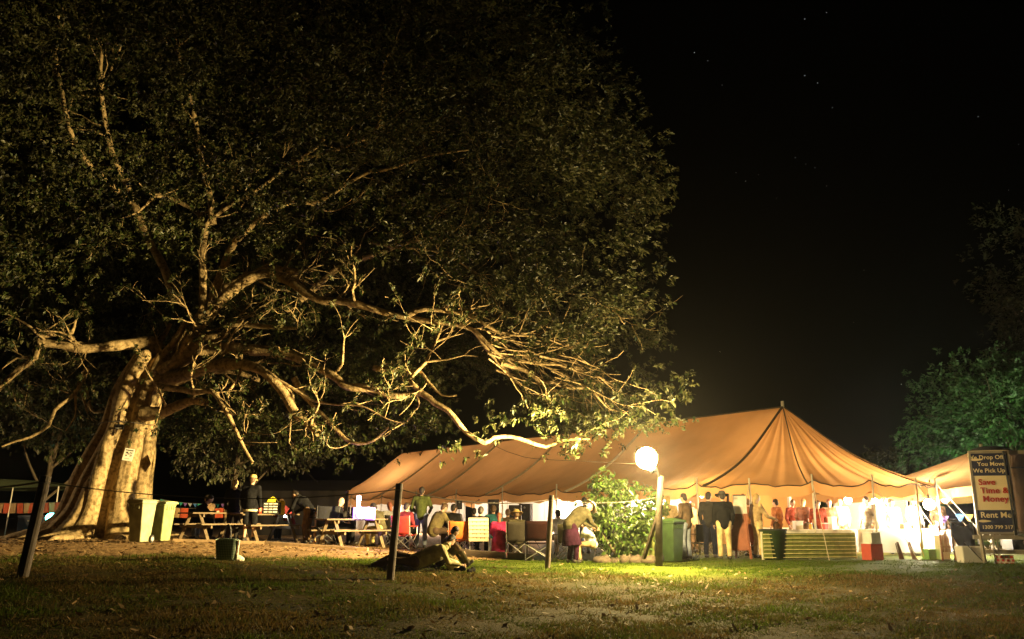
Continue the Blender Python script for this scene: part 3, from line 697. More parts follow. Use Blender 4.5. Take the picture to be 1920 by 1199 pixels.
tree("low_tree", "low dim grey-green scrub tree beyond the dip between both tents", Vector((20.5, 51, 0)), 4.6, 3.4, 2.0, 2.6, green2, 150, .2, 8, .2, seed=3)
tree("low_tree", "brownish scrub tree dimly lit behind the marquee's falling right roofline", Vector((25.2, 60, 0)), 5.4, 4.0, 2.4, 3.0, green2, 150, .2, 8, .2, seed=4)
tree("small_tree", "slender dark tree with a bare forked trunk behind the picnic tables", on(415, 31), 5.2, 2.6, 1.5, 3.5, green2, 130, .14, 8, .13, seed=5, boughs=9, lean=(.5, 0))
tree("small_tree", "thin leaning trunk and dark crown left of the great fig", on(52, 34), 6.5, 3.0, 1.8, 5.2, green2, 130, .16, 8, .17, seed=6, lean=(.9, 0))
# the bush under the floodlight
bb = on(1166, 22.6)
bush = thing("bush", "leafy bush glowing yellow-green under the floodlight, with a leaning stem and rocks at its foot", "bush", bb)
stems = [[(.05, 0, -.05), (.35, .1, .5), (.72, .2, 1.1), (.95, .2, 1.7)], [(-.05, 0, -.05), (-.2, .05, .6), (-.35, .1, 1.4), (-.4, .1, 2.05)], [(0, .05, -.05), (.1, .15, .7), (.15, .2, 1.5)], [(0, 0, -.05), (-.3, -.1, .4), (-.65, -.1, .9)]]
v, f_ = twig_mesh([(catmull(q, .15), np.linspace(.055, .015, len(catmull(q, .15)))) for q in stems], 8); np_mesh("stem", v, f_, bark2, bush, smooth=True)
C = []; D = []
for cx, cy, cz, r, k in [(-.42, .05, 1.95, .32, 26), (-.55, .0, 1.5, .38, 34), (-.05, .1, 1.5, .42, 36), (-.5, -.05, 1.0, .36, 26), (.35, .15, 1.25, .45, 40), (.75, .2, 1.45, .32, 24), (-.15, -.1, .95, .45, 40), (.3, 0, .75, .45, 40), (.0, -.1, .45, .4, 30), (-.3, 0, .5, .3, 18), (.7, .1, .95, .38, 26), (.95, .2, 1.15, .25, 12), (.1, .1, 1.8, .25, 12)]:
    q = rng.normal(0, 1, (k, 3)) * r * .55 + [cx, cy, cz]; C.append(q); o = rng.normal(0, 1, (k, 3)); D.append(o / np.linalg.norm(o, axis=1)[:, None])
P, Fc = leaves(np.concatenate(C), np.concatenate(D), 14, .13, up=.3); np_mesh("foliage", P, Fc, bushleaf, bush, kind="stuff")
rock_m = M("tan_rock", (.10, .075, .05), rough=.9, var=.35, scale=5, bump=.5)
RK = [("low flat pale rock at the left end of the row under the bush", 1130, 22.1, .24, .13), ("tan rock second in the row under the bush", 1152, 22.15, .2, .1), ("rounded ochre rock in the middle of the row under the bush", 1172, 22.05, .16, .14), ("dark rock right of the rounded ochre one", 1192, 22.1, .22, .13), ("long dark rock just left of the timber pole", 1216, 22.0, .26, .13), ("small rock half hidden at the leaning stem's foot", 1182, 22.5, .17, .14)]
for i, (lb, px, Y, r, h) in enumerate(RK):
    m = MB(); m.ell((0, 0, h * .5), (r, r * .75, h), n=11, m=8); g = np.random.default_rng(i)
    m.v = [tuple(np.array(q) * (1 + .2 * math.sin(5 * q[0] / r + i) * math.cos(4 * q[1] / r + 2 * i) + g.normal(0, .05))) for q in m.v]
    o = m.build("rock", rock_m, smooth=True); o.location = on(px, Y, -.02); o.rotation_euler = (0, 0, i * 1.3); tag(o, lb, "rock", "rocks at the foot of the bush")

# ------------------------------------------------------------------ fence posts and the ropes between them
dark_post = M("dark_round_timber", (.13, .10, .075), rough=.75, var=.35, scale=4, bump=.35)
def fpost(label, base, topp, r):
    t = thing("fence_post", label, "post", base, 0, "rope fence posts along the lawn"); d = topp - base
    MB().tube([d * -.06, d * .5, d], [r * 1.04, r, r * .97], 14).build("post", dark_post, t, smooth=False)
    ring = MB().tube([d * .93 + Vector((r * 1.02 * math.cos(a), r * 1.02 * math.sin(a), 0)) for a in np.linspace(0, 6.28, 14)], .009, 5).build("wire_loop", steel, t); return t, topp - d * .06
b1 = on(47, 14.2); b2 = on(733, 16.6); b3 = on(1026, 19.4)
def topof(base, px, py): return at(px, py, base.y)
p1, w1 = fpost("thick leaning timber post at the left edge, nearest the camera", b1, topof(b1, 86, 893), .088)
p2, w2 = fpost("dark timber post in front of the person in the green jumper", b2, topof(b2, 749, 907), .072)
p3, w3 = fpost("slim dark post left of the bending woman", b3, topof(b3, 1034, 929), .058)
def rope(label, a, b, sag, mat, r=.012):
    a, b = Vector(a), Vector(b); P = [a.lerp(b, t) - Vector((0, 0, sag * 4 * t * (1 - t))) for t in np.linspace(0, 1, 18)]
    return tag(MB().tube(P, r, 6).build("fence_rope", mat, smooth=True), label, "rope")
rope("taut pale rope running off the left edge from the leaning post", w1 + Vector((-.06, 0, 0)), at(-60, 918, 13.6), .02, rope_m, .016)
rope("thin dark fence wire sagging from the leaning post across the fig's trunk", w1, w2, .22, dark_rope, .009)
rope("dark fence wire from the green jumper's post to the slim post", w2, w3, .16, dark_rope, .01)
rope("faint fence wire running on from the slim post to the floodlight pole", w3, pb + Vector((0, 0, 1.55)), .1, dark_rope, .008)
# timber edging of the dirt terrace
edge_m = M("edging_timber", (.30, .20, .11), rough=.8, var=.3, scale=4, bump=.3)
for lb, x0, Y0, x1, Y1, w in [("timber edging beam below the left picnic tables", 322, 22.6, 494, 22.9, .1), ("timber edging beam below the bending man", 498, 22.9, 690, 22.5, .1)]:
    a, b_ = on(x0, Y0, .03), on(x1, Y1, .03); o = MB().bar(a, b_, .12, .1).build("edging_beam", edge_m, bevel=.01); tag(o, lb, "beam", "timber edging of the dirt terrace")
for lb, x0, Y0, x1, Y1 in [("dark sleeper lying on the dirt under the orange camp chairs", 848, 22.9, 948, 22.5), ("dark sleeper lying under the grey camp chair", 952, 22.4, 1000, 22.3)]:
    a, b_ = on(x0, Y0, .08), on(x1, Y1, .08); o = MB().bar(a, b_, .2, .17).build("sleeper", dark_post, bevel=.012); tag(o, lb, "beam", "dark sleepers by the camp chairs")

# ------------------------------------------------------------------ things on the fig's trunk
sheet_m = M("white_sign_plate", (.75, .72, .62), rough=.5, var=.06, scale=3); ink = M("black_print", (.03, .03, .03), rough=.6)
sb = at(241, 853, 25.5)
sg = thing("notice_sign", "white rectangular notice fixed to the fig's trunk", "sign", sb, R(6))
qq = Euler((R(-8), R(9), 0))
MB().box((0, 0, 0), (.29, .02, .37), qq).build("plate", sheet_m, sg, bevel=.004)
m = MB()
for cx, cz, w, h in [(0, .13, .22, .03), (-.05, .055, .06, .05), (.06, .06, .07, .03), (.0, .02, .05, .03), (.07, -.005, .06, .025), (-.06, -.03, .05, .035), (.065, -.04, .07, .012), (-.01, -.12, .14, .01)]:
    m.box(qq.to_matrix() @ Vector((cx, -.013, cz)), (w, .004, h), qq)
m.build("print", ink, sg, kind="stuff")
p = at(224, 801, 25.6); tbx = t = thing("trunk_box", "small dark box with a pale printed strip, strapped high on the fig's trunk", "box", p, R(8))
bx = MB().box((0, 0, 0), (.24, .1, .15)).build("box", black_metal, t, bevel=.012); MB().box((-.01, -.052, -.03), (.17, .004, .035)).build("label_strip", sheet_m, t)
p = at(287, 869, 26.3); t = thing("side_board", "diamond-shaped board seen edge-on at the trunk's right side", "sign", p, R(-62)); MB().box((0, 0, 0), (.36, .02, .36), Euler((0, R(45), 0))).build("board", M("yellowed_board", (.4, .3, .13), rough=.7), t)
P = []
for a in np.linspace(math.pi * 1.02, 2 * math.pi * .99, 16): 
    c = at(243, 798, TY); P.append((c.x + .86 * math.cos(a), TY + .98 * math.sin(a), c.z + .02 * math.sin(3 * a)))
tag(MB().tube(P, .013, 5).build("trunk_cable", dark_rope), "dark cable looped round the fig's trunk at the small box", "cable")

# ------------------------------------------------------------------ wheelie bins
def bin_mats(n, col, lid): return M(n + "_body", col, rough=.55, var=.32, scale=4, bump=.08), M(n + "_lid", lid, rough=.5, var=.1)
rubber = M("black_rubber", (.02, .02, .02), rough=.7); hub_m = M("pale_hub", (.5, .48, .42), rough=.5)
def wheelie(label, loc_, rz, mats, s=1.0, grp="wheelie bins"):
    t = thing("wheelie_bin", label, "wheelie bin", loc_, rz, grp)
    m = MB(); secs = [(.0, .225, .235), (.06, .235, .245), (.5, .262, .29), (.9, .288, .335), (.93, .305, .352), (.985, .305, .352)]
    P = []
    for z, hx, hy in secs:
        ring = []
        for sx, sy in ((-1, -1), (1, -1), (1, 1), (-1, 1)):
            for k in range(4):
                a = math.atan2(sy, sx) - math.pi / 4 + k * math.pi / 6; r = .045
                ring.append(Vector((sx * (hx - r) + r * math.cos(a), sy * (hy - r) + r * math.sin(a), z + .04)))
        P.append(ring)
    m.grid(P, closed=True); m.f.append(tuple(range(15, -1, -1))); body = m.build("body", mats[0], t, smooth=False, bevel=None)
    for k in range(4):  # moulded ribs below the rim
        MB().box((-.16 + k * .107, -.343, .88), (.022, .02, .1)).build("rib", mats[0], body)
    lid = MB().grid([[Vector((x * .318, y * (.372) - .01, 1.03 + .05 * (1 - x * x) * (1 - y * y * .6) - (.045 if e else 0))) for y, e in ((-1.0, 1), (-1, 0), (-.5, 0), (0, 0), (.5, 0), (1, 0), (1, 1))] for x in (-1, -.6, 0, .6, 1)]).build("lid", mats[1], t, smooth=False, solid=.012)
    MB().tube([(-.2, .40, 1.0), (.2, .40, 1.0)], .018, 8).build("handle", mats[1], lid)
    for sx in (-1, 1):
        w = MB().lathe([(.04, -.03), (.095, -.03), (.1, -.015), (.1, .015), (.095, .03), (.04, .03)], n=18).build("wheel", rubber, t, smooth=False); w.location = (sx * .27, .25, .1); w.rotation_euler = (0, R(90), 0)
        MB().lathe([(.0, -.036), (.055, -.036), (.055, .036), (0, .036)], n=14).build("hub", hub_m, w)
    MB().tube([(-.27, .25, .1), (.27, .25, .1)], .014, 6).build("axle", steel, t)
    t.scale = (s * .78, s * .72, s)
    return t
pg = bin_mats("pale_green_bin", (.27, .28, .17), (.36, .36, .22)); lg = bin_mats("lime_bin", (.25, .29, .12), (.33, .36, .16)); dg = bin_mats("dark_green_bin", (.02, .042, .012), (.04, .085, .018)); og = bin_mats("olive_bin", (.2, .22, .06), (.26, .28, .08))
yb = bin_mats("grey_bin", (.25, .22, .17), (.2, .18, .14))
wheelie("larger pale green wheelie bin standing against the fig's roots", on(259, 21.4), R(-20), pg, .98)
wheelie("slimmer lime green wheelie bin, right-hand one of the two by the fig", on(298, 22.4), R(72), lg, .95)
wheelie("dark green wheelie bin just right of the floodlight pole", on(1261, 22.3), R(40), dg, 1.0)
wheelie("olive wheelie bin half hidden left of the floodlight pole", on(1212, 23.0), R(10), og, .92)
wheelie("grey-brown wheelie bin wedged between the pole and the dark green bin", on(1244, 23.6), R(5), yb, .95)
p = on(1180, 23.2); t = thing("storage_tub", "light green tub showing under the bush's leaning stem", "tub", p, .2); gm_ = M("mint_plastic", (.2, .42, .14), rough=.5)
MB().lathe([(.2, 0), (.21, .02), (.27, .42), (.29, .43), (.29, .46), (.25, .46), (.2, .06)], n=20).build("tub_body", gm_, t, smooth=True); MB().tube([(-.28, 0, .42), (-.33, 0, .36), (-.27, 0, .33)], .012, 6).build("handle", gm_, t)

# ------------------------------------------------------------------ picnic tables
wood = M("picnic_timber", (.13, .092, .05), rough=.8, var=.3, scale=4, bump=.25)
def picnic(label, loc_, rz):
    t = thing("picnic_table", label, "picnic table", loc_, rz, "picnic tables on the dirt terrace")
    for k in range(5): MB().box((0, -.3 + .15 * k, .735), (1.85, .138, .04)).build("plank", wood, t, bevel=.004)
    for sy in (-1, 1):
        for k in range(2): MB().box((0, sy * (.62 + .14 * k), .44), (1.85, .13, .04)).build("seat_plank", wood, t, bevel=.004)
    for sx in (-.62, .62):
        for sy in (-1, 1): MB().bar((sx, sy * .72, -.03), (sx, sy * .22, .715), .09, .045).build("leg", wood, t)
        MB().box((sx + .05, 0, .38), (.045, 1.5, .09)).build("seat_bearer", wood, t); MB().box((sx + .05, 0, .67), (.045, .7, .08)).build("top_bearer", wood, t)
    return t
T1 = picnic("leftmost picnic table, behind the dark-clothed couple", on(398, 24.4), R(52))
def copyt(root, loc_, rz, label): return dup(root, loc_, rz, label)
T2p = copyt(T1, on(492, 25.0), R(48), "middle picnic table piled with a crate and yellow bags")
T3p = copyt(T1, on(657, 24.2), R(38), "right-hand picnic table with the violet glowing lantern on it")

# ------------------------------------------------------------------ folding camp chairs
chair_steel = M("chair_tube", (.5, .48, .44), rough=.35, metal=.7, var=.1); chair_black = M("chair_tube_black", (.05, .05, .05), rough=.5)
def fabric(n, c): return M(n, c, rough=.9, var=.18, scale=5, bump=.15, bscale=30, spec=.1, trans=.12)
def camp_chair(label, loc_, rz, fab, frame=chair_steel, s=1.0, grp="folding camp chairs facing the marquee"):
    "front faces +Y"
    t = thing("camp_chair", label, "camp chair", loc_, rz, grp); w = .27
    for a, b_ in (((-w, -.24, .02), (w, -.2, .44)), ((w, -.24, .02), (-w, -.2, .44)), ((-w, .26, .02), (w, .24, .44)), ((w, .26, .02), (-w, .24, .44)), ((-w, -.24, .02), (-w, .26, .44)), ((-w, .26, .02), (-w, -.24, .44)), ((w, -.24, .02), (w, .26, .44)), ((w, .26, .02), (w, -.24, .44))):
        MB().tube([a, b_], .0105, 6).build("leg", frame, t)
    for sx in (-1, 1):
        MB().tube([(sx * w, -.2, .4), (sx * (w + .02), -.28, .92)], .0115, 6).build("back_post", frame, t)
        MB().tube([(sx * w, .24, .4), (sx * w, .25, .62)], .011, 6).build("arm_post", frame, t)
        MB().box((sx * (w + .01), .0, .635), (.07, .5, .02)).build("armrest", fab, t)
        MB().ell((sx * w, -.24, .015), (.025, .025, .018), n=8, m=5).build("foot", rubber, t)
        MB().ell((sx * w, .26, .015), (.025, .025, .018), n=8, m=5).build("foot", rubber, t)
    MB().grid([[Vector((x * w, -.2 + .46 * v, .43 - .06 * (1 - x * x) - .03 * math.sin(v * 3.1))) for v in np.linspace(0, 1, 7)] for x in np.linspace(-1, 1, 9)]).build("seat", fab, t, smooth=True, solid=.006)
    MB().grid([[Vector((x * (w + .02 * v), -.2 - .08 * v - .05 * (1 - x * x), .42 + .5 * v - .02 * (1 - x * x) * v)) for v in np.linspace(0, 1, 8)] for x in np.linspace(-1, 1, 9)]).build("backrest", fab, t, smooth=True, solid=.006)
    if s != 1: t.scale = (s,) * 3
    return t
red = fabric("red_fabric", (.42, .045, .03)); orange = fabric("orange_fabric", (.55, .14, .03)); grey = fabric("grey_fabric", (.055, .047, .034)); maroon = fabric("maroon_fabric", (.028, .009, .007)); blk = fabric("black_fabric", (.02, .02, .022)); redb = fabric("brick_fabric", (.4, .12, .07)); olive = fabric("olive_fabric", (.14, .12, .06))
c0 = camp_chair("red camp chair left of the person in the green jumper", on(757, 24.5), R(-20), red, s=1.0)
def chair(label, px, Y, rz, fab=None, frame=None, s=1.0):
    c = dup(c0, on(px, Y), R(rz), label); c.scale = (s,) * 3
    recolor(c, {**({"seat": fab, "backrest": fab, "armrest": fab} if fab else {}), **({k: frame for k in ("leg", "back_post", "arm_post")} if frame else {})}); return c
chair("bright orange camp chair, left of the two orange ones", 859, 23.6, 4, orange, s=.95)
chair("narrower orange camp chair seen from an angle, right of the two orange ones", 882, 24.2, -35, orange, s=.95)
chair("grey camp chair with crossed pale legs right of the magenta coat", 969, 22.8, 4, grey, s=1.02)
chair("black camp chair right of the bending woman, under the bush", 1136, 22.9, -12, blk, s=1.05)
chair("olive camp chair hidden behind the bending woman", 1062, 23.8, 8, olive)
chair("pale-legged camp chair behind the man in the brimmed hat", 1385, 26.0, 12, redb)
chair("brick red camp chair by the easel sign", 1404, 25.0, -18, redb, s=1.02)
chair("black camp chair with pale crossed legs between both dark-clothed men", 1318, 25.4, 10, blk)
chair("black high-backed camp chair between the picnic tables", 604, 24.6, 35, blk, chair_black, 1.15)
chair("dark camp chair behind the red one", 742, 26.4, -15, grey)
# the wide director's chair
def director(label, loc_, rz):
    t = thing("director_chair", label, "camp chair", loc_, rz); w = .31
    for sx in (-1, 1):
        for y in (-.24, .24): MB().tube([(sx * w, y, 0), (sx * w, y, .66)], .014, 6).build("leg", chair_black, t)
        MB().tube([(sx * w, -.24, .5), (sx * w, -.3, .98)], .014, 6).build("back_post", chair_black, t); MB().box((sx * w, 0, .67), (.06, .56, .025)).build("armrest", chair_black, t)
    for a, b_ in (((-w, -.24, .05), (w, -.24, .42)), ((w, -.24, .05), (-w, -.24, .42)), ((-w, .24, .05), (w, .24, .42)), ((w, .24, .05), (-w, .24, .42))): MB().tube([a, b_], .011, 6).build("strut", chair_steel, t)
    MB().box((0, 0, .44), (w * 2, .48, .025)).build("seat", maroon, t); MB().grid([[Vector((x * w, -.27 - .05 * v - .04 * (1 - x * x), .5 + .48 * v)) for v in np.linspace(0, 1, 6)] for x in np.linspace(-1, 1, 9)]).build("backrest", maroon, t, smooth=True, solid=.008); return t
director("wide dark maroon director's chair with black frame behind the slim post", on(1010, 22.0), R(-6))
# white webbed lawn chair
wc = thing("webbed_chair", "white webbed lawn chair with a dark-haired sitter in it", "lawn chair", on(899, 22.9), R(-4)); webm = M("cream_webbing", (.72, .64, .42), rough=.7, var=.08, trans=.15)
for sx in (-1, 1):
    MB().tube([(sx * .25, -.22, 0), (sx * .25, .1, .38), (sx * .25, .26, .42)], .013, 6).build("leg", chair_steel, wc); MB().tube([(sx * .25, .28, 0), (sx * .25, -.18, .38), (sx * .25, -.34, .98)], .013, 6).build("side_tube", chair_steel, wc)
MB().tube([(-.25, -.34, .98), (.25, -.34, .98)], .013, 6).build("top_tube", chair_steel, wc)
for k in range(5): MB().box((-.2 + .1 * k, -.262, .69), (.075, .006, .58), Euler((R(14.5), 0, 0))).build("upright_strap", webm, wc)
for k in range(6): z = .43 + .1 * k; MB().box((0, -.2 - .255 * (z - .41) - .012, z), (.5, .006, .07), Euler((R(14.5), 0, 0))).build("cross_strap", webm, wc)
for k in range(4): MB().box((0, -.12 + .11 * k, .395 + .01 * k), (.5, .09, .006)).build("seat_strap", webm, wc)
# ------------------------------------------------------------------ people
skin_m = [M("skin_fair", (.50, .31, .21), rough=.55, var=.08, scale=4), M("skin_tan", (.38, .21, .13), rough=.55, var=.08, scale=4)]
eye_m = M("eye_dark", (.02, .015, .012), rough=.2); lip_m = M("lip", (.3, .1, .08), rough=.5)
def cloth(n, c): return M("cloth_" + n, c, rough=.92, var=.45, scale=7, bump=.6, bscale=12, spec=.08)
CL = dict(black=(.009, .009, .01), navy=(.012, .014, .028), charcoal=(.028, .026, .024), green=(.07, .085, .022), denim=(.20, .23, .29), khaki=(.50, .38, .19), khakicoat=(.15, .12, .05), beige=(.55, .46, .3), white=(.75, .72, .66), maroon=(.17, .025, .03), magenta=(.34, .02, .075), purple=(.03, .008, .02), brown=(.12, .075, .04), olive=(.075, .065, .035), teal=(.04, .16, .17), grey=(.22, .21, .2), red=(.24, .05, .03), orange=(.3, .12, .05), stripe=(.36, .32, .17), dkbrown=(.10, .065, .04), yellow=(.5, .42, .17), tan=(.42, .3, .16), blue=(.10, .14, .28), rose=(.3, .14, .11))
HAIR = dict(dark=(.02, .014, .01), brown=(.10, .055, .025), blond=(.42, .29, .12), auburn=(.2, .06, .025), grey=(.32, .3, .27), white=(.6, .57, .5))
def hairm(n): return M("hair_" + n, HAIR[n], rough=.6, var=.35, scale=14, bump=.4, bscale=40)
POSE = {
 'stand': dict(pel=(0, 0, .95), che=(0, .01, 1.28), nk=(0, .0, 1.47), hd=(0, .035, 1.61), shL=(-.19, 0, 1.41), shR=(.19, 0, 1.41), elL=(-.25, -.03, 1.13), elR=(.25, -.03, 1.13), wrL=(-.24, .08, .90), wrR=(.24, .08, .90), hpL=(-.09, 0, .92), hpR=(.09, 0, .92), knL=(-.11, .02, .5), knR=(.11, .03, .5), anL=(-.12, -.02, .09), anR=(.12, 0, .09)),
 'sit': dict(pel=(0, 0, .53), che=(0, .04, .86), nk=(0, .06, 1.05), hd=(0, .11, 1.19), shL=(-.19, .03, .99), shR=(.19, .03, .99), elL=(-.25, .06, .73), elR=(.25, .06, .73), wrL=(-.15, .28, .64), wrR=(.15, .28, .64), hpL=(-.09, 0, .52), hpR=(.09, 0, .52), knL=(-.13, .43, .51), knR=(.13, .43, .51), anL=(-.13, .42, .09), anR=(.13, .46, .09)),
 'bend': dict(pel=(0, -.1, .93), che=(0, .16, 1.17), nk=(0, .33, 1.30), hd=(0, .45, 1.36), shL=(-.18, .26, 1.24), shR=(.18, .26, 1.24), elL=(-.22, .36, .98), elR=(.22, .36, .98), wrL=(-.15, .56, .86), wrR=(.15, .56, .86), hpL=(-.09, -.1, .91), hpR=(.09, -.1, .91), knL=(-.11, -.03, .5), knR=(.11, .0, .5), anL=(-.12, -.1, .09), anR=(.12, -.04, .09)),
 'lean': dict(pel=(0, 0, .53), che=(0, .14, .82), nk=(0, .24, .99), hd=(0, .33, 1.11), shL=(-.19, .19, .94), shR=(.19, .19, .94), elL=(-.24, .33, .73), elR=(.24, .33, .73), wrL=(-.1, .52, .76), wrR=(.1, .52, .76), hpL=(-.09, 0, .52), hpR=(.09, 0, .52), knL=(-.14, .42, .51), knR=(.14, .42, .51), anL=(-.13, .38, .09), anR=(.13, .42, .09)),
}
def person(label, loc_, face, pose='stand', top='black', bot='black', hair='dark', hat=None, hatc=(.4, .33, .22), h=1.72, J=None, skin=0, shorts=False, skirt=None, hem=None, bald=False, group=None, shoes=(.03, .025, .02), bulk=1.0, scarf=None):
    j = {k: Vector(v) for k, v in POSE[pose].items()}
    for k, v in (J or {}).items(): j[k] = Vector(v)
    t = thing("person", label, "person", loc_, R(face), group); s = h / 1.75; t.scale = (s,) * 3; sm_ = skin_m[skin]
    fwd_h = (j['hd'] - j['nk']); up = fwd_h.normalized()
    hf = Vector((0, 1, 0)); hf = (hf - up * hf.dot(up)).normalized() if abs(hf.dot(up)) < .95 else Vector((0, 0, -1))
    if 'look' in j: hf = (j['look'] - up * j['look'].dot(up)).normalized()
    hx = hf.cross(up).normalized(); rot = Matrix((hx, hf, up)).transposed()
    H = j['hd'] + up * .02
    m = MB()
    m.ell(H, (.074, .092, .112), rot, 14, 10); m.ell(H + rot @ Vector((0, .03, -.055)), (.055, .065, .06), rot)
    m.ell(H + rot @ Vector((0, .098, -.012)), (.014, .02, .022), rot, 8, 6)
    for sx in (-1, 1): m.ell(H + rot @ Vector((sx * .076, -.005, -.005)), (.012, .022, .032), rot, 8, 6)
    m.cap(j['nk'] - up * .05, H - up * .06, .055, .05)
    m.cap(j['pel'], j['che'], .12, .13); m.cap(j['che'], j['nk'] - up * .03, .13, .06)
    m.cap(j['shL'], j['shR'], .055)
    ex = MB()
    for sd, sg in (('L', -1), ('R', 1)):
        sh, el, wr = j['sh' + sd], j['el' + sd], j['wr' + sd]
        m.cap(sh, el, .048, .038); m.cap(el, wr, .038, .027)
        hd = (wr - el).normalized(); side = hd.orthogonal().normalized()
        pr = (j['pel'] - wr); side = (pr - hd * pr.dot(hd)); side = side.normalized() if side.length > 1e-4 else hd.orthogonal().normalized(); nrm = hd.cross(side)
        pc_ = wr + hd * .05; m.ell(pc_, (.030, .030, .045), hd.to_track_quat('Z', 'Y').to_matrix(), 8, 6)
        for q in range(4):   # four unequal, slightly curled fingers and a thumb from the palm's side
            a = pc_ + hd * .025 + nrm * (-.027 + .018 * q); L = (.07, .08, .075, .058)[q]
            ex.tube([a, a + hd * L * .5 + side * .006, a + hd * L * .85 + side * .03], [.009, .0085, .0065], 6)
        ex.tube([pc_ - hd * .02 - nrm * .022 + side * .01, pc_ + hd * .02 - nrm * .045 + side * .03, pc_ + hd * .045 - nrm * .04 + side * .045], [.011, .0095, .007], 6)
        hp, kn, an = j['hp' + sd], j['kn' + sd], j['an' + sd]
        m.cap(hp, kn, .082, .055); m.cap(kn, an, .055, .038)
        cf = kn + (an - kn) * .3; bk = -(Vector((0, 1, 0)) if abs(kn.y - an.y) < .3 else Vector((0, 0, 1))); m.ell(cf + bk * .015, (.052, .055, .1))
    body = m.build("body", sm_, t, remesh=.018, smooth_it=2); EXTRA[body.name] = ex
    for sx in (-1, 1): MB().ell(H + rot @ Vector((sx * .031, .083, .018)), (.012, .008, .007), rot, 8, 5).build("eye", eye_m, body)
    MB().ell(H + rot @ Vector((0, .087, -.052)), (.024, .009, .007), rot, 8, 5).build("mouth", lip_m, body)
    # clothes
    m = MB(); B = bulk
    wz = j['pel'] + (j['pel'] - j['che']).normalized() * .02
    m.cap(wz, j['che'], .155 * B, .165 * B, 12); m.cap(j['che'], j['nk'] - up * .05, .15 * B, .075, 12); m.cap(j['shL'], j['shR'], .078)
    m.ell(j['che'] + (j['shR'] - j['shL']).normalized() * .07, .14 * B); m.ell(j['che'] - (j['shR'] - j['shL']).normalized() * .07, .14 * B)
    if skirt == 'coat': m.tube([wz, wz + Vector((0, .05, -.2)), wz + Vector((0, .12, -.42))], [.17, .22, .27], 14)
    for sd in 'LR':
        sh, el, wr = j['sh' + sd], j['el' + sd], j['wr' + sd]
        m.cap(sh, el, .070 * B, .058); m.cap(el, wr + (el - wr).normalized() * .01, .056, .044)
        w_ = (el - sh).cross(wr - el); 
        m.ell(el, (.064, .064, .05))
    jk = m.build("jacket", cloth(top, CL[top]), t, remesh=.022, smooth_it=3)
    ring = MB(); cdir = (j['nk'] - j['che']).normalized()
    ring.tube([j['nk'] + up * .0 + rot @ Vector((.068 * math.cos(a), .068 * math.sin(a), -.01)) for a in np.linspace(0, 2 * math.pi, 15)], .02, 6); ring.build("collar", cloth(top, CL[top]), jk, smooth=True)
    if hem: 
        q = wz; MB().lathe([(.165 * B, -.05), (.172 * B, -.045), (.172 * B, .0), (.165 * B, .005)], q + Vector((0, 0, -.09)), 18).build("hem", cloth(hem, CL[hem]), jk, smooth=True)
    m = MB(); m.cap(j['hpL'], j['hpR'], .125); m.ell(j['pel'] + Vector((0, -.01, -.02)), (.165, .14, .13))
    for sd in 'LR':
        hp, kn, an = j['hp' + sd], j['kn' + sd], j['an' + sd]
        if shorts: m.cap(hp, kn + (kn - hp).normalized() * -.0, .105, .092)
        else: m.cap(hp, kn, .102, .076); m.cap(kn, an + (kn - an).normalized() * .03, .076, .068)
    if skirt == 'skirt': m.tube([j['pel'], j['pel'] + Vector((0, .0, -.28)), j['pel'] + Vector((0, .02, -.5))], [.16, .22, .26], 16)
    m.build("shorts" if shorts else "trousers", cloth(bot, CL[bot]), t, remesh=.022, smooth_it=3)
    shm = M("shoe_%02x%02x" % (int(shoes[0] * 255), int(shoes[1] * 255)), shoes, rough=.6)
    for sd in 'LR':
        an, kn = j['an' + sd], j['kn' + sd]; sd_ = (an - kn).normalized(); f2 = Vector((0, 1, 0)); f2 = f2 - sd_ * f2.dot(sd_)
        f2 = f2.normalized() if f2.length > .3 else Vector((0, 0, 1)); 
        m = MB(); m.cap(an + sd_ * .045 - f2 * .04, an + sd_ * .045 + f2 * .12, .048, .042); m.cap(an, an + sd_ * .03, .05); m.build("shoe", shm, t, remesh=.018, smooth_it=2)
    if not bald:
        m = MB(); m.ell(H + rot @ Vector((0, -.018, .03)), (.087, .098, .098), rot, 14, 10)
        m.ell(H + rot @ Vector((0, -.05, -.03)), (.078, .06, .085), rot); 
        if hair in ('auburn', 'blond') and not hat: m.cap(H + rot @ Vector((0, -.06, 0)), H + rot @ Vector((0, -.07, -.17)), .075, .055)
        m.build("hair", hairm(hair), t, remesh=.02, smooth_it=2)
    if hat:
        hm_ = M("hat_%02x%02x%02x" % tuple(int(q * 255) for q in hatc), hatc, rough=.85, var=.15, bump=.2); hb = MB()
        prof = [(.0, .135), (.07, .13), (.09, .10), (.098, .05), (.1, .035)]
        n_ = 18; P = [[H + rot @ Vector((r * math.cos(a), r * 1.15 * math.sin(a) - .005, z)) for a in np.linspace(0, 2 * math.pi, n_ + 1)[:-1]] for r, z in prof]
        if hat == 'brim': P += [[H + rot @ Vector((.19 * math.cos(a), .2 * math.sin(a), .03 + .018 * math.cos(2 * a))) for a in np.linspace(0, 2 * math.pi, n_ + 1)[:-1]], [H + rot @ Vector((.19 * math.cos(a), .2 * math.sin(a), .022 + .018 * math.cos(2 * a))) for a in np.linspace(0, 2 * math.pi, n_ + 1)[:-1]]]
        hb.grid(P, closed=True)
        if hat == 'cap': hb.box(H + rot @ Vector((0, .14, .042)), (.13, .11, .012), rot @ Euler((R(-8), 0, 0)).to_matrix())
        hb.build("hat", hm_, t, smooth=True)
    return t
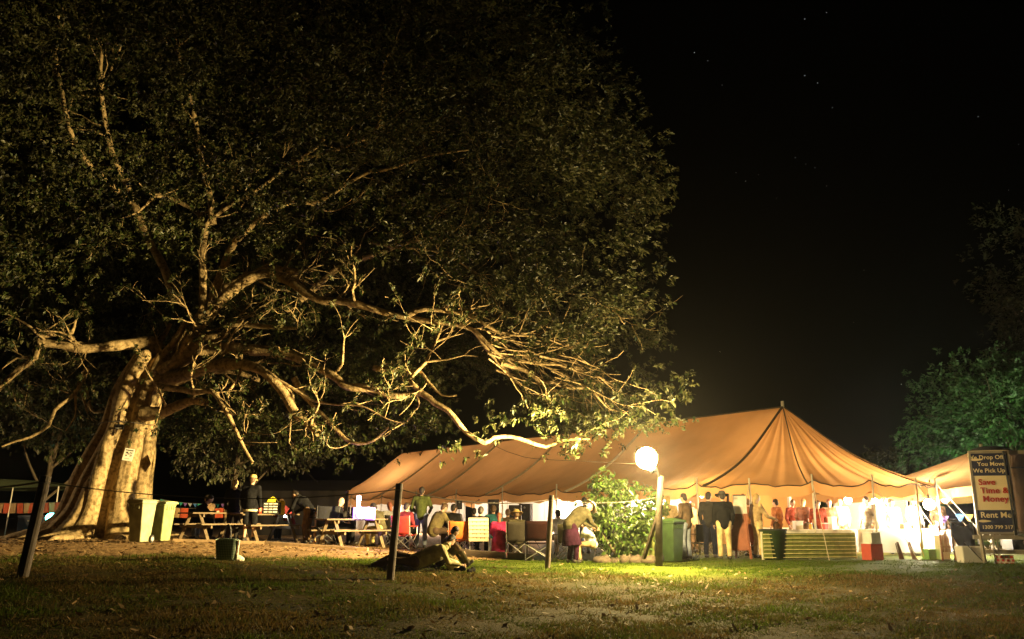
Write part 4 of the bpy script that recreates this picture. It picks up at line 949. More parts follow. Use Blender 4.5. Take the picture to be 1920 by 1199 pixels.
# under and beside the fig
person("person in dark top and long dark trousers standing left of the capped man", on(432, 24.6), 8, top='black', bot='charcoal', hair='blond', h=1.68, J=dict(elR=(.33, .04, 1.2), wrR=(.44, .14, 1.25)))
person("stocky man in a tan cap, black jacket with pale hem and dark shorts, bare calves", on(464, 24.2), -4, top='black', bot='black', hair='brown', hat='cap', hatc=(.5, .37, .13), h=1.8, shorts=True, hem='beige', bulk=1.12, skin=0)
person("dark-clothed person sitting at the leftmost picnic table, head turned right", on(362, 25.0), -72, 'lean', top='black', bot='black', hair='dark', h=1.75)
person("sitter in a brown jacket facing the dark one across the leftmost table", on(388, 25.4), 80, 'sit', top='brown', bot='denim', hair='dark', h=1.65, skin=1)
person("brown-haired person in a maroon jacket looking down at a white light on the middle table", on(541, 25.9), 76, 'lean', top='maroon', bot='black', hair='brown', h=1.7)
person("person in dark top and brown trousers bending left over the middle table", on(571, 24.6), 62, 'bend', top='black', bot='brown', hair='dark', h=1.72)
person("bald man in black sitting at the right-hand picnic table, back half turned", on(628, 24.9), -60, 'sit', top='black', bot='black', bald=True, h=1.74)
person("pale-faced person sitting opposite the bald man across the table", on(654, 26.0), 110, 'lean', top='charcoal', bot='black', hair='brown', h=1.66)
person("person in an olive jacket and pale yellow trousers sitting beside the violet lantern", on(714, 25.0), 58, 'lean', top='olive', bot='yellow', hair='dark', h=1.74)
person("red-haired person in a grey jacket sitting left of the tall dark post", on(730, 26.4), 30, 'sit', top='grey', bot='olive', hair='auburn', h=1.7)
person("person in a green jumper and pale jeans standing with back to the camera", on(788, 25.9), -4, top='green', bot='denim', hair='dark', h=1.78, bulk=1.05, J=dict(elL=(-.29, .02, 1.16), wrL=(-.2, .2, 1.02), elR=(.29, .02, 1.15), wrR=(.2, .2, 1.0)))
person("dark-haired sitter in the red camp chair", on(757, 24.75), -20, 'sit', top='maroon', bot='black', hair='dark', h=1.68)
person("person in a khaki coat crouching forward right of the green jumper", on(812, 25.2), -55, 'lean', top='khakicoat', bot='dkbrown', hair='brown', h=1.85, bulk=1.15)
person("fair-haired person in a beige shirt behind the khaki coat", on(829, 26.2), -15, 'sit', top='beige', bot='khaki', hair='blond', h=1.8)
person("person in a long dark coat right of the beige shirt", on(846, 25.6), -25, 'sit', top='charcoal', bot='black', hair='dark', h=1.75, bulk=1.1)
person("dark-haired person in black sitting in the white webbed chair", on(900, 23.15), -4, 'sit', top='black', bot='black', hair='dark', h=1.68)
person("auburn-haired person wrapped in a magenta coat that reaches the ground", on(936, 22.9), 6, 'sit', top='magenta', bot='magenta', hair='auburn', h=1.5, skirt='coat', bulk=1.18)
person("person in a teal top sitting farther back behind the magenta coat", on(925, 26.4), 5, 'sit', top='teal', bot='blue', hair='brown', h=1.8)
person("sitter in the grey camp chair with a khaki hat", on(969, 23.05), 4, 'sit', top='olive', bot='olive', hair='brown', hat='brim', hatc=(.36, .25, .09), h=1.62)
person("large woman bending right in a brown top with purple tunic and black leggings, sunlit hat", on(1078, 21.9), -66, 'bend', top='olive', bot='purple', hair='white', hat='brim', hatc=(.75, .66, .5), h=1.74, skirt='skirt', bulk=1.3)
person("pale sitter in a white top facing the bending woman", on(1112, 22.4), 74, 'lean', top='white', bot='tan', hair='blond', h=1.5)
person("person in white seated beyond the wide director's chair", on(1050, 25.8), 25, 'sit', top='white', bot='tan', hair='dark', h=1.72)
person("fair-haired person standing behind the wheelie bins", on(1257, 25.8), -8, top='tan', bot='denim', hair='blond', h=1.72)
person("person in a brown jacket and jeans standing right of the dark green bin, facing left", on(1288, 24.0), 42, top='dkbrown', bot='denim', hair='dark', h=1.76, J=dict(wrL=(-.16, .25, 1.05), wrR=(.16, .25, 1.02)))
person("man in dark coat and dark trousers standing left of the brimmed hat", on(1333, 24.9), -30, top='charcoal', bot='navy', hair='dark', h=1.82)
person("man in a brimmed hat, black jacket and khaki trousers, back to the camera", on(1360, 23.8), -3, top='black', bot='khaki', hair='dark', hat='brim', hatc=(.05, .045, .04), h=1.8, bulk=1.1)
person("person in a tan top and khaki trousers reaching right at the easel sign", on(1423, 24.6), -72, top='tan', bot='khaki', hair='blond', h=1.76, J=dict(elR=(.22, .2, 1.12), wrR=(.18, .46, 1.06)))
person("person in a brick red top behind the easel sign", on(1408, 26.2), 20, top='orange', bot='brown', hair='brown', h=1.66)
person("person in a rose top behind the green barrier's left part", on(1512, 27.6), -50, top='rose', bot='brown', hair='blond', h=1.68)
person("person in a red top behind the middle of the green barrier", on(1540, 26.9), 170, top='red', bot='denim', hair='brown', h=1.62)
person("person in white behind the green barrier's right end", on(1583, 28.8), 160, top='white', bot='tan', hair='blond', h=1.7)
person("seller in a white apron dress with a brown sleeve raised, at the white stall table", on(1680, 27.2), 175, top='white', bot='white', hair='dark', h=1.66, skirt='skirt', J=dict(elR=(.34, .12, 1.52), wrR=(.22, .2, 1.74)))
person("person in white standing at the back of the small stall tent", on(1722, 28.8), 190, top='white', bot='white', hair='brown', h=1.74)
for lb, px, Y, fc, ps, tp_, bt_, hr in [
 ("dark-haired silhouette seated against the white wall, between red chair and green jumper's hip", 770, 29.0, 10, 'sit', 'charcoal', 'black', 'dark'),
 ("grey-jacketed listener seated just left of the tiny far loudspeaker", 851, 29.5, -8, 'sit', 'grey', 'black', 'brown'),
 ("dark listener seated between the microphone stand and the white webbed chair", 889, 27.2, 14, 'sit', 'navy', 'black', 'dark'),
 ("listener in brown seated behind the grey camp chair", 952, 26.8, 0, 'sit', 'brown', 'black', 'brown'),
 ("dark-clothed person standing inside the marquee behind the bush's left edge", 1098, 27.5, 20, 'stand', 'charcoal', 'denim', 'dark'),
 ("tan-clothed person standing inside behind the warm yellow lamp", 1303, 28.4, 30, 'stand', 'tan', 'brown', 'brown'),
 ("person in orange standing deep inside, right of the easel sign", 1462, 28.0, 40, 'stand', 'orange', 'brown', 'dark'),
 ("short person in brick red beside the rose top, behind the barrier", 1492, 28.6, 200, 'stand', 'red', 'tan', 'brown'),
 ("person in tan leaning at the stall table, behind the barrier's right half", 1562, 28.2, 160, 'stand', 'tan', 'brown', 'auburn'),
 ("person in pale grey at the marquee's right corner, behind the red cooler box", 1634, 28.0, 120, 'stand', 'grey', 'denim', 'dark'),
 ("shopper in a dark jacket at the small tent's middle table", 1768, 27.9, 190, 'stand', 'brown', 'denim', 'brown')]:
    person(lb, on(px, Y), fc, ps, top=tp_, bot=bt_, hair=hr, h=1.6 + .2 * ((px * 7) % 10) / 10)
# the two on the grass
rec = dict(pel=(0, 0, .17), che=(.42, .05, .33), nk=(.62, .1, .48), hd=(.70, .2, .57), shL=(.5, -.14, .44), shR=(.52, .22, .36), elL=(.66, -.18, .13), elR=(.72, .3, .2), wrL=(.9, -.1, .09), wrR=(.82, .12, .12), hpL=(-.04, -.1, .16), hpR=(-.04, .1, .18), knL=(-.45, -.1, .18), knR=(-.42, .12, .30), anL=(-.86, -.06, .1), anR=(-.82, .14, .12), look=(.6, .7, -.2))
person("person lying on the grass, legs to the left, brown trousers and a striped khaki top", on(782, 18.4, .0), 4, 'stand', top='stripe', bot='dkbrown', hair='dark', h=1.75, J=rec, bulk=1.1)
rec2 = dict(pel=(0, 0, .16), che=(.05, .16, .5), nk=(.06, .26, .68), hd=(.08, .33, .80), shL=(-.12, .2, .62), shR=(.22, .2, .62), elL=(-.2, .36, .4), elR=(.3, .36, .4), wrL=(-.05, .5, .36), wrR=(.2, .5, .34), hpL=(-.08, 0, .15), hpR=(.1, 0, .15), knL=(-.16, .38, .42), knR=(.22, .38, .42), anL=(-.12, .62, .08), anR=(.2, .62, .08))
person("dark-haired person in a dark brown jacket sitting on the grass leaning against the lying one", on(826, 18.9, .0), -70, 'stand', top='dkbrown', bot='olive', hair='dark', h=1.55, J=rec2)
for lb, px, Y, a in [("dark slip-on shoe standing left of its pair, right of the picnickers", 863, 18.3, .4), ("dark slip-on shoe lying flat, farthest right of the picnickers", 884, 18.2, 1.3)]:
    m = MB(); m.cap((0, -.08, .035), (0, .1, .03), .045, .04); m.cap((0, -.09, .05), (0, -.03, .07), .04); o = m.build("shoe", cloth("black", CL['black']), remesh=.015); o.location = on(px, Y, .0); o.rotation_euler = (0, 0, a + 1.2); tag(o, lb, "shoe", "pair of shoes left on the grass")
bg_ = thing("rucksack", "pale crumpled bag lying just right of the picnickers", "bag", on(848, 18.5), .5); m = MB(); m.ell((0, 0, .1), (.16, .1, .11)); m.ell((.1, .05, .09), (.1, .09, .1)); m.ell((-.06, -.03, .18), (.08, .06, .06)); m.build("bag_body", cloth("beige", CL['beige']), bg_, remesh=.02); MB().tube([(-.08, 0, .2), (0, .02, .29), (.08, 0, .19)], .012, 6).build("strap", cloth("brown", CL['brown']), bg_)

# ------------------------------------------------------------------ shopping bag on the lawn
sbg = thing("shopping_bag", "woven green and white shopping bag with tall dark handles, alone on the grass", "bag", on(424, 17.7), R(14))
weave = bpy.data.materials.new("woven_plastic"); weave.use_nodes = True; n = weave.node_tree; nd = n.nodes; b = nd["Principled BSDF"]; tc = nd.new("ShaderNodeTexCoord"); ck = nd.new("ShaderNodeTexChecker"); ck.inputs["Scale"].default_value = 44; ck.inputs[1].default_value = (.34, .42, .30, 1); ck.inputs[2].default_value = (.07, .12, .08, 1); mp = nd.new("ShaderNodeMapping"); mp.inputs["Rotation"].default_value = (.0, R(45), 0); n.links.new(tc.outputs["Object"], mp.inputs[0]); n.links.new(mp.outputs[0], ck.inputs[0]); n.links.new(ck.outputs[0], b.inputs["Base Color"]); b.inputs["Roughness"].default_value = .5
P = []
for z, hx, hy in [(0, .17, .11), (.02, .18, .12), (.2, .2, .13), (.4, .22, .115), (.41, .215, .105), (.3, .19, .09)]:
    P.append([Vector((hx * math.copysign(abs(math.cos(a)) ** .35, math.cos(a)), hy * math.copysign(abs(math.sin(a)) ** .35, math.sin(a)), z + .015 * math.sin(3 * a))) for a in np.linspace(0, 2 * math.pi, 29)[:-1]])
m = MB().grid(P, closed=True); m.f.append(tuple(range(27, -1, -1))); m.f.append(tuple(5 * 28 + k for k in range(28))); m.build("bag_body", weave, sbg, smooth=False)
MB().box((.225, 0, .2), (.012, .22, .38), Euler((0, R(4), 0))).build("side_panel", sheet_m, sbg)
for y in (-.09, .09): MB().tube(catmull([(-.07, y, .34), (-.05, y * .7, .55), (-.02, y * .4, .68), (.03, y * .4, .68), (.06, y * .7, .55), (.07, y, .34)], .06), .009, 6).build("handle", black_metal, sbg, smooth=True)
for lb, px, dx in [("pale crumpled cloth lying right of the woven shopping bag", 446, .0), ("pale scrap of paper on the grass left of the woven shopping bag", 398, 1)]:
    m = MB(); m.ell((0, 0, .05 if not dx else .015), (.11, .07, .07 if not dx else .012)); m.ell((.08, .02, .03 if not dx else .012), (.06, .05, .05 if not dx else .01)); o = m.build("crumpled_cloth" if not dx else "paper_scrap", sheet_m, remesh=.012, smooth_it=1); o.location = on(px, 17.75); o.rotation_euler = (0, 0, .4 + dx); tag(o, lb, "cloth" if not dx else "paper")

# ------------------------------------------------------------------ on the picnic tables
yel = M("yellow_plastic", (.7, .58, .04), rough=.45); lab_w = M("white_label", (.7, .68, .6), rough=.5)
def tz(px, Y): return float(gz(on(px, Y).x, Y)) + .757
cr = thing("crate", "black crate with rows of white labels on the middle picnic table", "crate", Vector((at(510, 965, 24.9).x, 24.9, tz(510, 24.9))), R(8))
MB().box((0, 0, .02), (.5, .34, .04)).box((-.24, 0, .17), (.02, .34, .3)).box((.24, 0, .17), (.02, .34, .3)).box((0, .16, .17), (.5, .02, .3)).box((0, -.16, .17), (.5, .02, .3)).build("crate_body", black_metal, cr, kind="stuff")
for i in range(3):
    for k in range(4): MB().box((-.16 + .13 * i, -.173, .06 + .075 * k), (.1 if i < 2 else .12, .006, .03)).build("label", lab_w, cr)
for lb, px, dz, sz, rz in [("yellow bag standing right of the labelled crate", 527, .0, (.2, .15, .36), .3), ("smaller yellow bag lying on top of the labelled crate", 509, .33, (.32, .2, .09), .1)]:
    t = thing("yellow_bag", lb, "bag", Vector((at(px, 960, 24.85).x, 24.9, tz(px, 24.9) + dz)), rz); m = MB(); m.box((0, 0, sz[2] / 2), sz, taper=.8); m.ell((0, 0, sz[2] * .8), (sz[0] * .45, sz[1] * .45, sz[2] * .3)); m.build("bag_body", yel, t, remesh=.02, smooth_it=4); MB().tube(catmull([(-sz[0] * .3, 0, sz[2] * .95), (0, 0, sz[2] + .06), (sz[0] * .3, 0, sz[2] * .95)], .05), .01, 6).build("handle", yel, t)
cu = MB().lathe([(.045, 0), (.06, .16), (.055, .16), (.042, .02)], n=16).build("red_cup", M("red_plastic", (.55, .06, .03), rough=.4), smooth=True); cu.location = (at(487, 965, 24.7).x, 24.7, tz(487, 24.7)); tag(cu, "red cup at the left end of the middle picnic table", "cup")
torch = thing("torch", "small white torch glowing in the hands of the person in the maroon jacket", "torch", at(535, 968, 25.3), R(70)); MB().tube([(0, 0, 0), (.14, 0, 0)], .022, 10).build("barrel", black_metal, torch); MB().ell((-.02, 0, 0), .035).build("lens", coldbulb, torch, smooth=True); light("torch_light", torch, (-.07, 0, .02), 9, (.8, .95, 1), .03)
vio = M("violet_glow", (.8, .7, 1), emit=(.62, .42, 1), es=26); whg = M("white_glow", (1, .95, 1), emit=(1, .9, 1), es=26)
pv = Vector((at(683, 975, 24.0).x, 24.0, tz(683, 24.0))); vl = thing("glowing_lantern", "violet-white glowing lantern with a tall bright tube, on the right-hand picnic table", "lantern", pv, .35)
MB().box((0, .06, .15), (.62, .06, .34)).build("violet_fringe_board", M("violet_fringe_glow", (.4, .2, 1), emit=(.28, .09, 1), es=1.1), vl, bevel=.025); MB().ell((.02, -.03, .15), (.22, .07, .12)).ell((-.08, -.03, .13), (.14, .07, .11)).ell((.12, -.03, .17), (.12, .07, .12)).build("glow_panel", vio, vl, remesh=.02); MB().lathe([(.05, .26), (.045, .5), (.06, .52), (.055, .62), (.02, .64)], (-.17, 0, 0), 14).build("tube", whg, vl, smooth=True); MB().box((0, 0, .008), (.5, .24, .016)).build("base", black_metal, vl); light("lantern_light", vl, (.0, -.22, .32), 70, (.55, .3, 1), .1)  # glowing board stands in for the violet fringe of light round the white core
chr_ = thing("wooden_chair", "orange-lit wooden chair between the middle and right picnic tables", "chair", on(588, 25.6), R(60)); ow = M("orange_wood", (.5, .26, .1), rough=.5, var=.2)
for sx in (-1, 1):
    for sy in (-1, 1): MB().box((sx * .2, sy * .2, .22 if sy > 0 else .44), (.04, .04, .44 if sy > 0 else .88)).build("leg", ow, chr_)
MB().box((0, 0, .45), (.46, .46, .03)).build("seat", ow, chr_, bevel=.006)
for z in (.6, .72, .85): MB().box((0, -.2, z), (.38, .02, .06)).build("back_slat", ow, chr_)

# ------------------------------------------------------------------ far left: shelter, bunting, lanterns
gcan = M("green_canvas", (.16, .20, .10), rough=.85, var=.15, scale=1, trans=.3)
sh = thing("shelter", "low green camp awning on thin poles at the far left", "awning", on(40, 33)); 
P = [[Vector((-3.4 + 5.3 * u, -1.5 + 3 * v, 1.75 + .42 * math.sin(math.pi * v) * (1 - u ** 4) - .08 * math.sin(math.pi * u))) for v in np.linspace(0, 1, 11)] for u in np.linspace(0, 1, 19)]
MB().grid(P).build("awning_canopy", gcan, sh, smooth=True)
for x, y in ((-3.3, -1.45), (1.85, -1.45), (-.6, -1.45), (-3.3, 1.45), (1.85, 1.45)): MB().tube([(x, y, 0), (x, y, 1.76)], .022, 7).build("pole", pole_paint, sh)
for x in (-.6, .2): MB().tube([(x, -1.45, 1.7), (x + .35, -2.2, 0)], .02, 6).build("strut", pole_paint, sh)
flag_r = M("flag_red", (.62, .10, .035), rough=.8, var=.1, trans=.3); flag_t = M("flag_tan", (.48, .30, .13), rough=.8, var=.1, trans=.3)
def bunting(label, pa, pb2, sag, nf, fh, mats, shape='rect', skip=()):
    t = thing("bunting", label, "bunting", pa); d = pb2 - pa
    pt = lambda s: d * s - Vector((0, 0, sag * 4 * s * (1 - s)))
    MB().tube([pt(s) for s in np.linspace(0, 1, 24)], .008, 5).build("cord", dark_rope, t)
    for k in range(nf):
        if k in skip: continue
        a, b_ = pt((k + .04) / nf), pt((k + .96) / nf); sw = Vector((.03 * math.sin(k * 2), .08 * math.sin(k * 1.3), 0)); dn = Vector((0, 0, -fh))
        m = MB()
        if shape == 'rect': m.grid([[a.lerp(b_, u) + (dn + sw) * v + Vector((0, .02 * math.sin(u * 7 + k), 0)) for v in (0, .5, 1)] for u in (0, .33, .66, 1)])
        else: m.add([a, b_, a.lerp(b_, .5) + dn + sw], [(0, 1, 2)])
        m.build("flag", mats[k % len(mats)], t, smooth=True)
    return t
bunting("red and tan square flag bunting strung left of the fig behind the leaning post", at(-40, 943, 29), at(128, 941, 29), .03, 14, .33, (flag_r, flag_t))
bunting("red and tan square flag bunting strung right of the wheelie bins", at(305, 951, 30.5), at(436, 952, 30.5), .04, 8, .33, (flag_r, flag_t), skip=(3, 5))
pen = [M("pennant_" + n_, c, rough=.7, trans=.3) for n_, c in (("teal", (.05, .4, .3)), ("violet", (.25, .12, .4)), ("white", (.6, .6, .6)), ("blue", (.06, .2, .5)))]
bunting("string of tiny teal and violet pennants above the square flags", at(300, 936, 32), at(440, 943, 32), .1, 16, .14, pen, 'tri')
teal = M("teal_glow", (.4, 1, .95), emit=(.1, .95, .85), es=22)
tl = thing("teal_lantern", "bright teal lamp glowing left of the fig's roots", "lantern", at(97, 971, 28)); MB().ell((0, 0, 0), (.2, .13, .15)).build("glow_globe", teal, tl, smooth=True); MB().lathe([(.05, -.12), (.06, -.09), (.02, -.08)], n=10).build("lamp_base", black_metal, tl); MB().tube([(0, 0, -.1), (0, 0, -1.0)], .018, 6).build("stand", black_metal, tl); light("teal_light", tl, (0, -.14, .0), 14, (.1, .95, .85), .08)
wlp = at(-70, 925, 26.5); wlp.z = float(gz(wlp.x, wlp.y)); wl_ = thing("camp_lantern", "warm camp lantern on a stake just beyond the left edge, lighting awning and bunting", "lantern", wlp); MB().tube([(0, 0, 0), (0, 0, 1.9)], .02, 7).build("stake", black_metal, wl_); MB().lathe([(.05, 1.9), (.09, 1.93), (.09, 2.1), (.05, 2.14), (.02, 2.18)], n=14).build("globe", bulb, wl_, smooth=True); light("lantern_light", wl_, (.15, .0, 2.05), 170, (1, .66, .3), .08)
bxm = M("dark_crate_paint", (.03, .032, .05), rough=.5)
tk = thing("storage_box", "dark boxy chest under the green awning, left of the teal lamp", "box", on(52, 30.5), .2); MB().box((0, 0, .32), (.75, .5, .6)).build("box_body", bxm, tk, bevel=.02); MB().box((0, 0, .655), (.79, .54, .07)).build("lid", bxm, tk, bevel=.015); MB().box((0, -.262, .5), (.12, .02, .06)).build("latch", steel, tk)
gl = M("dark_marquee_canvas", (.075, .065, .06), rough=.9, var=.2, scale=.7)
lt = thing("dark_tent", "low dark grey tent wall behind the picnic tables", "tent", on(590, 37)); 
MB().grid([[Vector((-3.6 + 4.9 * u, .05 * math.sin(u * 40), 1.85 * v)) for v in (0, .33, .66, 1)] for u in np.linspace(0, 1, 40)]).build("wall", gl, lt, smooth=True)
MB().grid([[Vector((-3.7 + 5.1 * u, 3.2 * v - .1, 1.86 + .55 * math.sin(math.pi * v / 2))) for v in np.linspace(0, 1, 6)] for u in np.linspace(0, 1, 16)]).build("roof", gl, lt, smooth=True)
for x in (-3.6, -1, 1.3): MB().tube([(x, -.05, 0), (x, -.05, 1.9)], .03, 7).build("pole", dark_post, lt)
bl = thing("blue_lamp", "tiny blue-violet lamp far off above the dark tent", "lamp", at(580, 909, 46)); MB().ell((0, 0, 0), .05).build("bulb", M("blue_glow", (.4, .45, 1), emit=(.3, .35, 1), es=5), bl); MB().tube([(0, 0, .05), (0, 0, .35)], .01, 5).build("cord", black_metal, bl)
tag(MB().tube(catmull([tuple(at(580, 890, 38)), tuple(at(610, 918, 38.5)), tuple(at(655, 936, 39))], .5), .012, 5).build("guy_rope", dark_rope), "dark guy rope falling to the marquee's left corner", "rope")
# power strip of white light round the branch behind the table
# ------------------------------------------------------------------ loudspeakers and stage
spk = M("speaker_grille", (.03, .02, .018), rough=.6, bump=.3, bscale=80)
def speaker(label, p, rz, s=1.0):
    t = thing("loudspeaker", label, "loudspeaker", p, rz, "loudspeakers on stands inside the marquee"); h = p.z - float(gz(p.x, p.y))
    MB().box((0, 0, 0), (.4 * s, .34 * s, .6 * s)).build("cabinet", spk, t, bevel=.02); MB().lathe([(.0, -.01), (.13 * s, 0), (.14 * s, .015), (.0, .015)], n=18).build("cone", black_metal, t).rotation_euler = (R(90), 0, 0)
    t.children[-1].location = (0, -.175 * s, -.1 * s); MB().ell((0, -.175 * s, .17 * s), (.04, .012, .04)).build("tweeter", steel, t)
    MB().tube([(0, 0, -.3 * s), (0, 0, -h + .5)], .02, 7).build("stand_pole", black_metal, t)
    for a in (0, 2.1, 4.2): MB().tube([(0, 0, -h + .75), (.5 * math.cos(a), .5 * math.sin(a), -h + .01)], .014, 6).build("stand_leg", black_metal, t)
speaker("leftmost hanging-high loudspeaker, seen against the white wall", at(925, 952, 31.5), .15, .95)
speaker("larger loudspeaker with a pale badge, lower of the right-hand pair", at(966, 965, 30.0), -.1, 1.05)
speaker("loudspeaker just behind and right of the larger one", at(986, 962, 31.0), -.3, 1.05)
speaker("tiny reddish loudspeaker far off between the green jumper and the orange chairs", at(861, 947, 36), .1, .6)
ms = thing("microphone_stand", "thin microphone stand against the bright white wall", "microphone stand", on(883, 31)); MB().tube([(0, 0, 0), (0, 0, 1.45)], .012, 6).build("stand_pole", black_metal, ms); MB().lathe([(.14, 0), (.14, .02), (.02, .04)], n=14).build("base", black_metal, ms); MB().tube([(0, 0, 1.42), (.25, -.1, 1.56)], .009, 5).build("boom", black_metal, ms); MB().ell((.27, -.11, 1.57), (.025, .025, .03)).build("microphone", black_metal, ms)

# ------------------------------------------------------------------ easel sign
paper = M("sign_paper", (.8, .76, .68), rough=.7, var=.05, trans=.5); rw = M("red_brown_timber", (.26, .09, .05), rough=.7, var=.25)
es_ = thing("easel_sign", "white paper notice on a red-brown easel right of the brimmed hat", "sign", on(1386, 24.2), R(-6))
for sx in (-1, 1): MB().bar((sx * .3, -.1, 0), (sx * .2, .1, 1.75), .06, .04).build("leg", rw, es_)
MB().bar((.0, .62, 0), (0, .12, 1.7), .05, .04).build("leg", rw, es_); MB().box((.03, -.02, .72), (.5, .03, 1.0), Euler((R(-5.5), 0, 0))).build("board", rw, es_); MB().box((.1, .035, 1.45), (.36, .006, .5), Euler((R(-6), 0, 0))).build("paper", paper, es_); MB().box((.1, .05, 1.71), (.36, .03, .03)).build("clip", black_metal, es_)

# ------------------------------------------------------------------ green slatted barrier
gsl = M("green_slat", (.17, .20, .05), rough=.55, var=.15); yl = M("pale_yellow_wire", (.75, .66, .32), rough=.5)
A_, B_ = on(1432, 23.6), on(1606, 24.2); gb = thing("barrier", "green slatted barrier with pale horizontal wires in front of the marquee's round end", "barrier", A_); d = B_ - A_; L = d.length; gb.rotation_euler = (0, 0, math.atan2(d.y, d.x))
for k in range(22): MB().box((L * (k + .5) / 22, .02, .36), (L / 22 - .006, .016 + .004 * (k % 2), .66)).build("slat", gsl, gb)
for k in range(7): MB().tube([(0, -.02, .06 + .1 * k), (L, -.02, .06 + .1 * k)], .009, 6).build("wire", yl, gb)
for x in (0, L * .5, L): MB().box((x, .05, .36), (.05, .05, .74)).build("post", pole_paint, gb)
rb = thing("round_bin", "dark green round tub with a black rim behind the barrier's left end", "tub", on(1452, 23.95)); MB().lathe([(.3, 0), (.36, .74), (.38, .75), (.38, .79), (.34, .79), (.3, .1)], n=22).build("tub_body", dg[0], rb, smooth=True); MB().tube([(.37 * math.cos(a), .37 * math.sin(a), .78) for a in np.linspace(0, 6.28, 24)], .02, 6).build("rim", black_metal, rb)

# ------------------------------------------------------------------ stall tables and goods
cloth_w = M("white_tablecloth", (.78, .75, .68), rough=.85, var=.05, scale=2, trans=.15)
def stall(label, p, rz, L=1.8, W_=.75, h=.74):
    t = thing("stall_table", label, "table", p, rz, "stall tables under white cloths")
    MB().box((0, 0, h), (L, W_, .03)).build("tabletop", wood, t)
    for sx in (-1, 1):
        for sy in (-1, 1): MB().tube([(sx * (L / 2 - .08), sy * (W_ / 2 - .07), 0), (sx * (L / 2 - .08), sy * (W_ / 2 - .07), h - .02)], .018, 7).build("leg", chair_steel, t)
    per = [(-1, -1), (1, -1), (1, 1), (-1, 1), (-1, -1)]; P = []
    for k in range(4):
        (ax_, ay_), (bx_, by_) = per[k], per[k + 1]
        for i in range(12):
            u = i / 12; x, y = (ax_ + (bx_ - ax_) * u) * (L / 2 + .015), (ay_ + (by_ - ay_) * u) * (W_ / 2 + .015); w_ = .025 * math.sin((k * 12 + i) * 1.5)
            P.append([Vector((0, 0, h + .022)), Vector((x * .98, y * .98, h + .022)), Vector((x * 1.01, y * 1.01, h)), Vector((x * (1.02 + w_), y * (1.02 + w_), h - .3)), Vector((x * (1.03 + w_), y * (1.05 + w_), .1))])
    P.append(P[0]); MB().grid(P).build("tablecloth", cloth_w, t, smooth=True); return t
stall("white-clothed stall table inside the round end behind the green barrier", on(1530, 26.0), R(5), 2.2)
stall("white-clothed stall table in front of the small tent, under the seller", on(1686, 26.3), R(8), 2.0)
stall("white-clothed stall table at the small tent's bright middle", on(1750, 27.0), R(4), 1.6)
stall("white-clothed table at the back of the round end", on(1440, 29.5), R(-4), 2.0)
card = [M("goods_" + n_, c, rough=.6, var=.1) for n_, c in (("white", (.75, .74, .7)), ("red", (.5, .08, .05)), ("green", (.2, .42, .1)), ("amber", (.6, .34, .06)), ("brown", (.2, .1, .05)), ("blue", (.05, .16, .5)), ("cream", (.65, .58, .42)))]
GD_ = [("white carton on the round end's stall table, left of the middle", 1500, 26.0, .76, .24, .2, .22, 0), ("amber jar on the round end's stall table", 1524, 25.8, .76, .1, .1, .16, 3), ("red tin near the right of the round end's stall table", 1551, 25.9, .76, .14, .14, .16, 1), ("tall white carton at the right end of the round end's stall table", 1566, 26.1, .76, .2, .16, .34, 0), ("white box on the seller's table, far left", 1655, 26.3, .76, .22, .2, .2, 0), ("cream box on the seller's table beside the seller", 1700, 26.3, .76, .18, .18, .14, 6), ("small brown tray on the tent's middle table", 1722, 26.9, .76, .2, .16, .08, 4), ("small amber tray on the tent's middle table, right one", 1755, 26.9, .76, .18, .16, .09, 3),
 ("red cooler box on the grass under the seller's table, left", 1636, 23.6, 0, .42, .34, .42, 1), ("white lidded box standing on the red cooler box", 1637, 23.6, .43, .36, .3, .26, 0), ("green folded goods on the ground right of the amber rods", 1742, 23.9, 0, .3, .22, .26, 2), ("white panel box on the ground in front of the middle table", 1768, 24.0, 0, .3, .2, .62, 6)]
for lb, px, Y, dz, a, b2_, c_, mi in GD_:
    p = on(px, Y, dz); t = thing("stall_box" if mi != 3 else "jar", lb, "box" if mi != 3 else "jar", p, (px % 7) * .08, "goods around the stall tables")
    if mi == 3 and c_ > .1: MB().lathe([(a * .45, 0), (a * .5, .01), (a * .5, c_ * .75), (a * .36, c_ * .85), (a * .36, c_)], n=14).build("jar_body", card[3], t, smooth=True); MB().lathe([(a * .4, c_), (a * .4, c_ + .025)], n=14).build("lid", steel, t)
    else: MB().box((0, 0, c_ / 2), (a, b2_, c_)).build("carton", card[mi], t, bevel=.008); MB().box((0, 0, c_ + .012), (a + .02, b2_ + .02, .024)).build("lid", card[mi if mi != 1 else 0], t, bevel=.004)
for k, px in enumerate((1690, 1700, 1708)):
    o = thing("rod_bundle", ["bundle of brown rods leaning under the seller's table, leftmost", "second bundle of brown rods under the seller's table", "bundle of amber rods under the seller's table, next to the green goods"][k], "rods", on(px + 14 * k, 23.9), .3 * k, "bundles of rods under the tables")
    for i in range(6): MB().tube([(.025 * i - .06, 0, 0), (.02 * i - .08 + .02 * math.sin(i), .1, .42 + .04 * math.sin(i * 2))], .012, 6).build("rod", card[4 if k < 2 else 3], o)
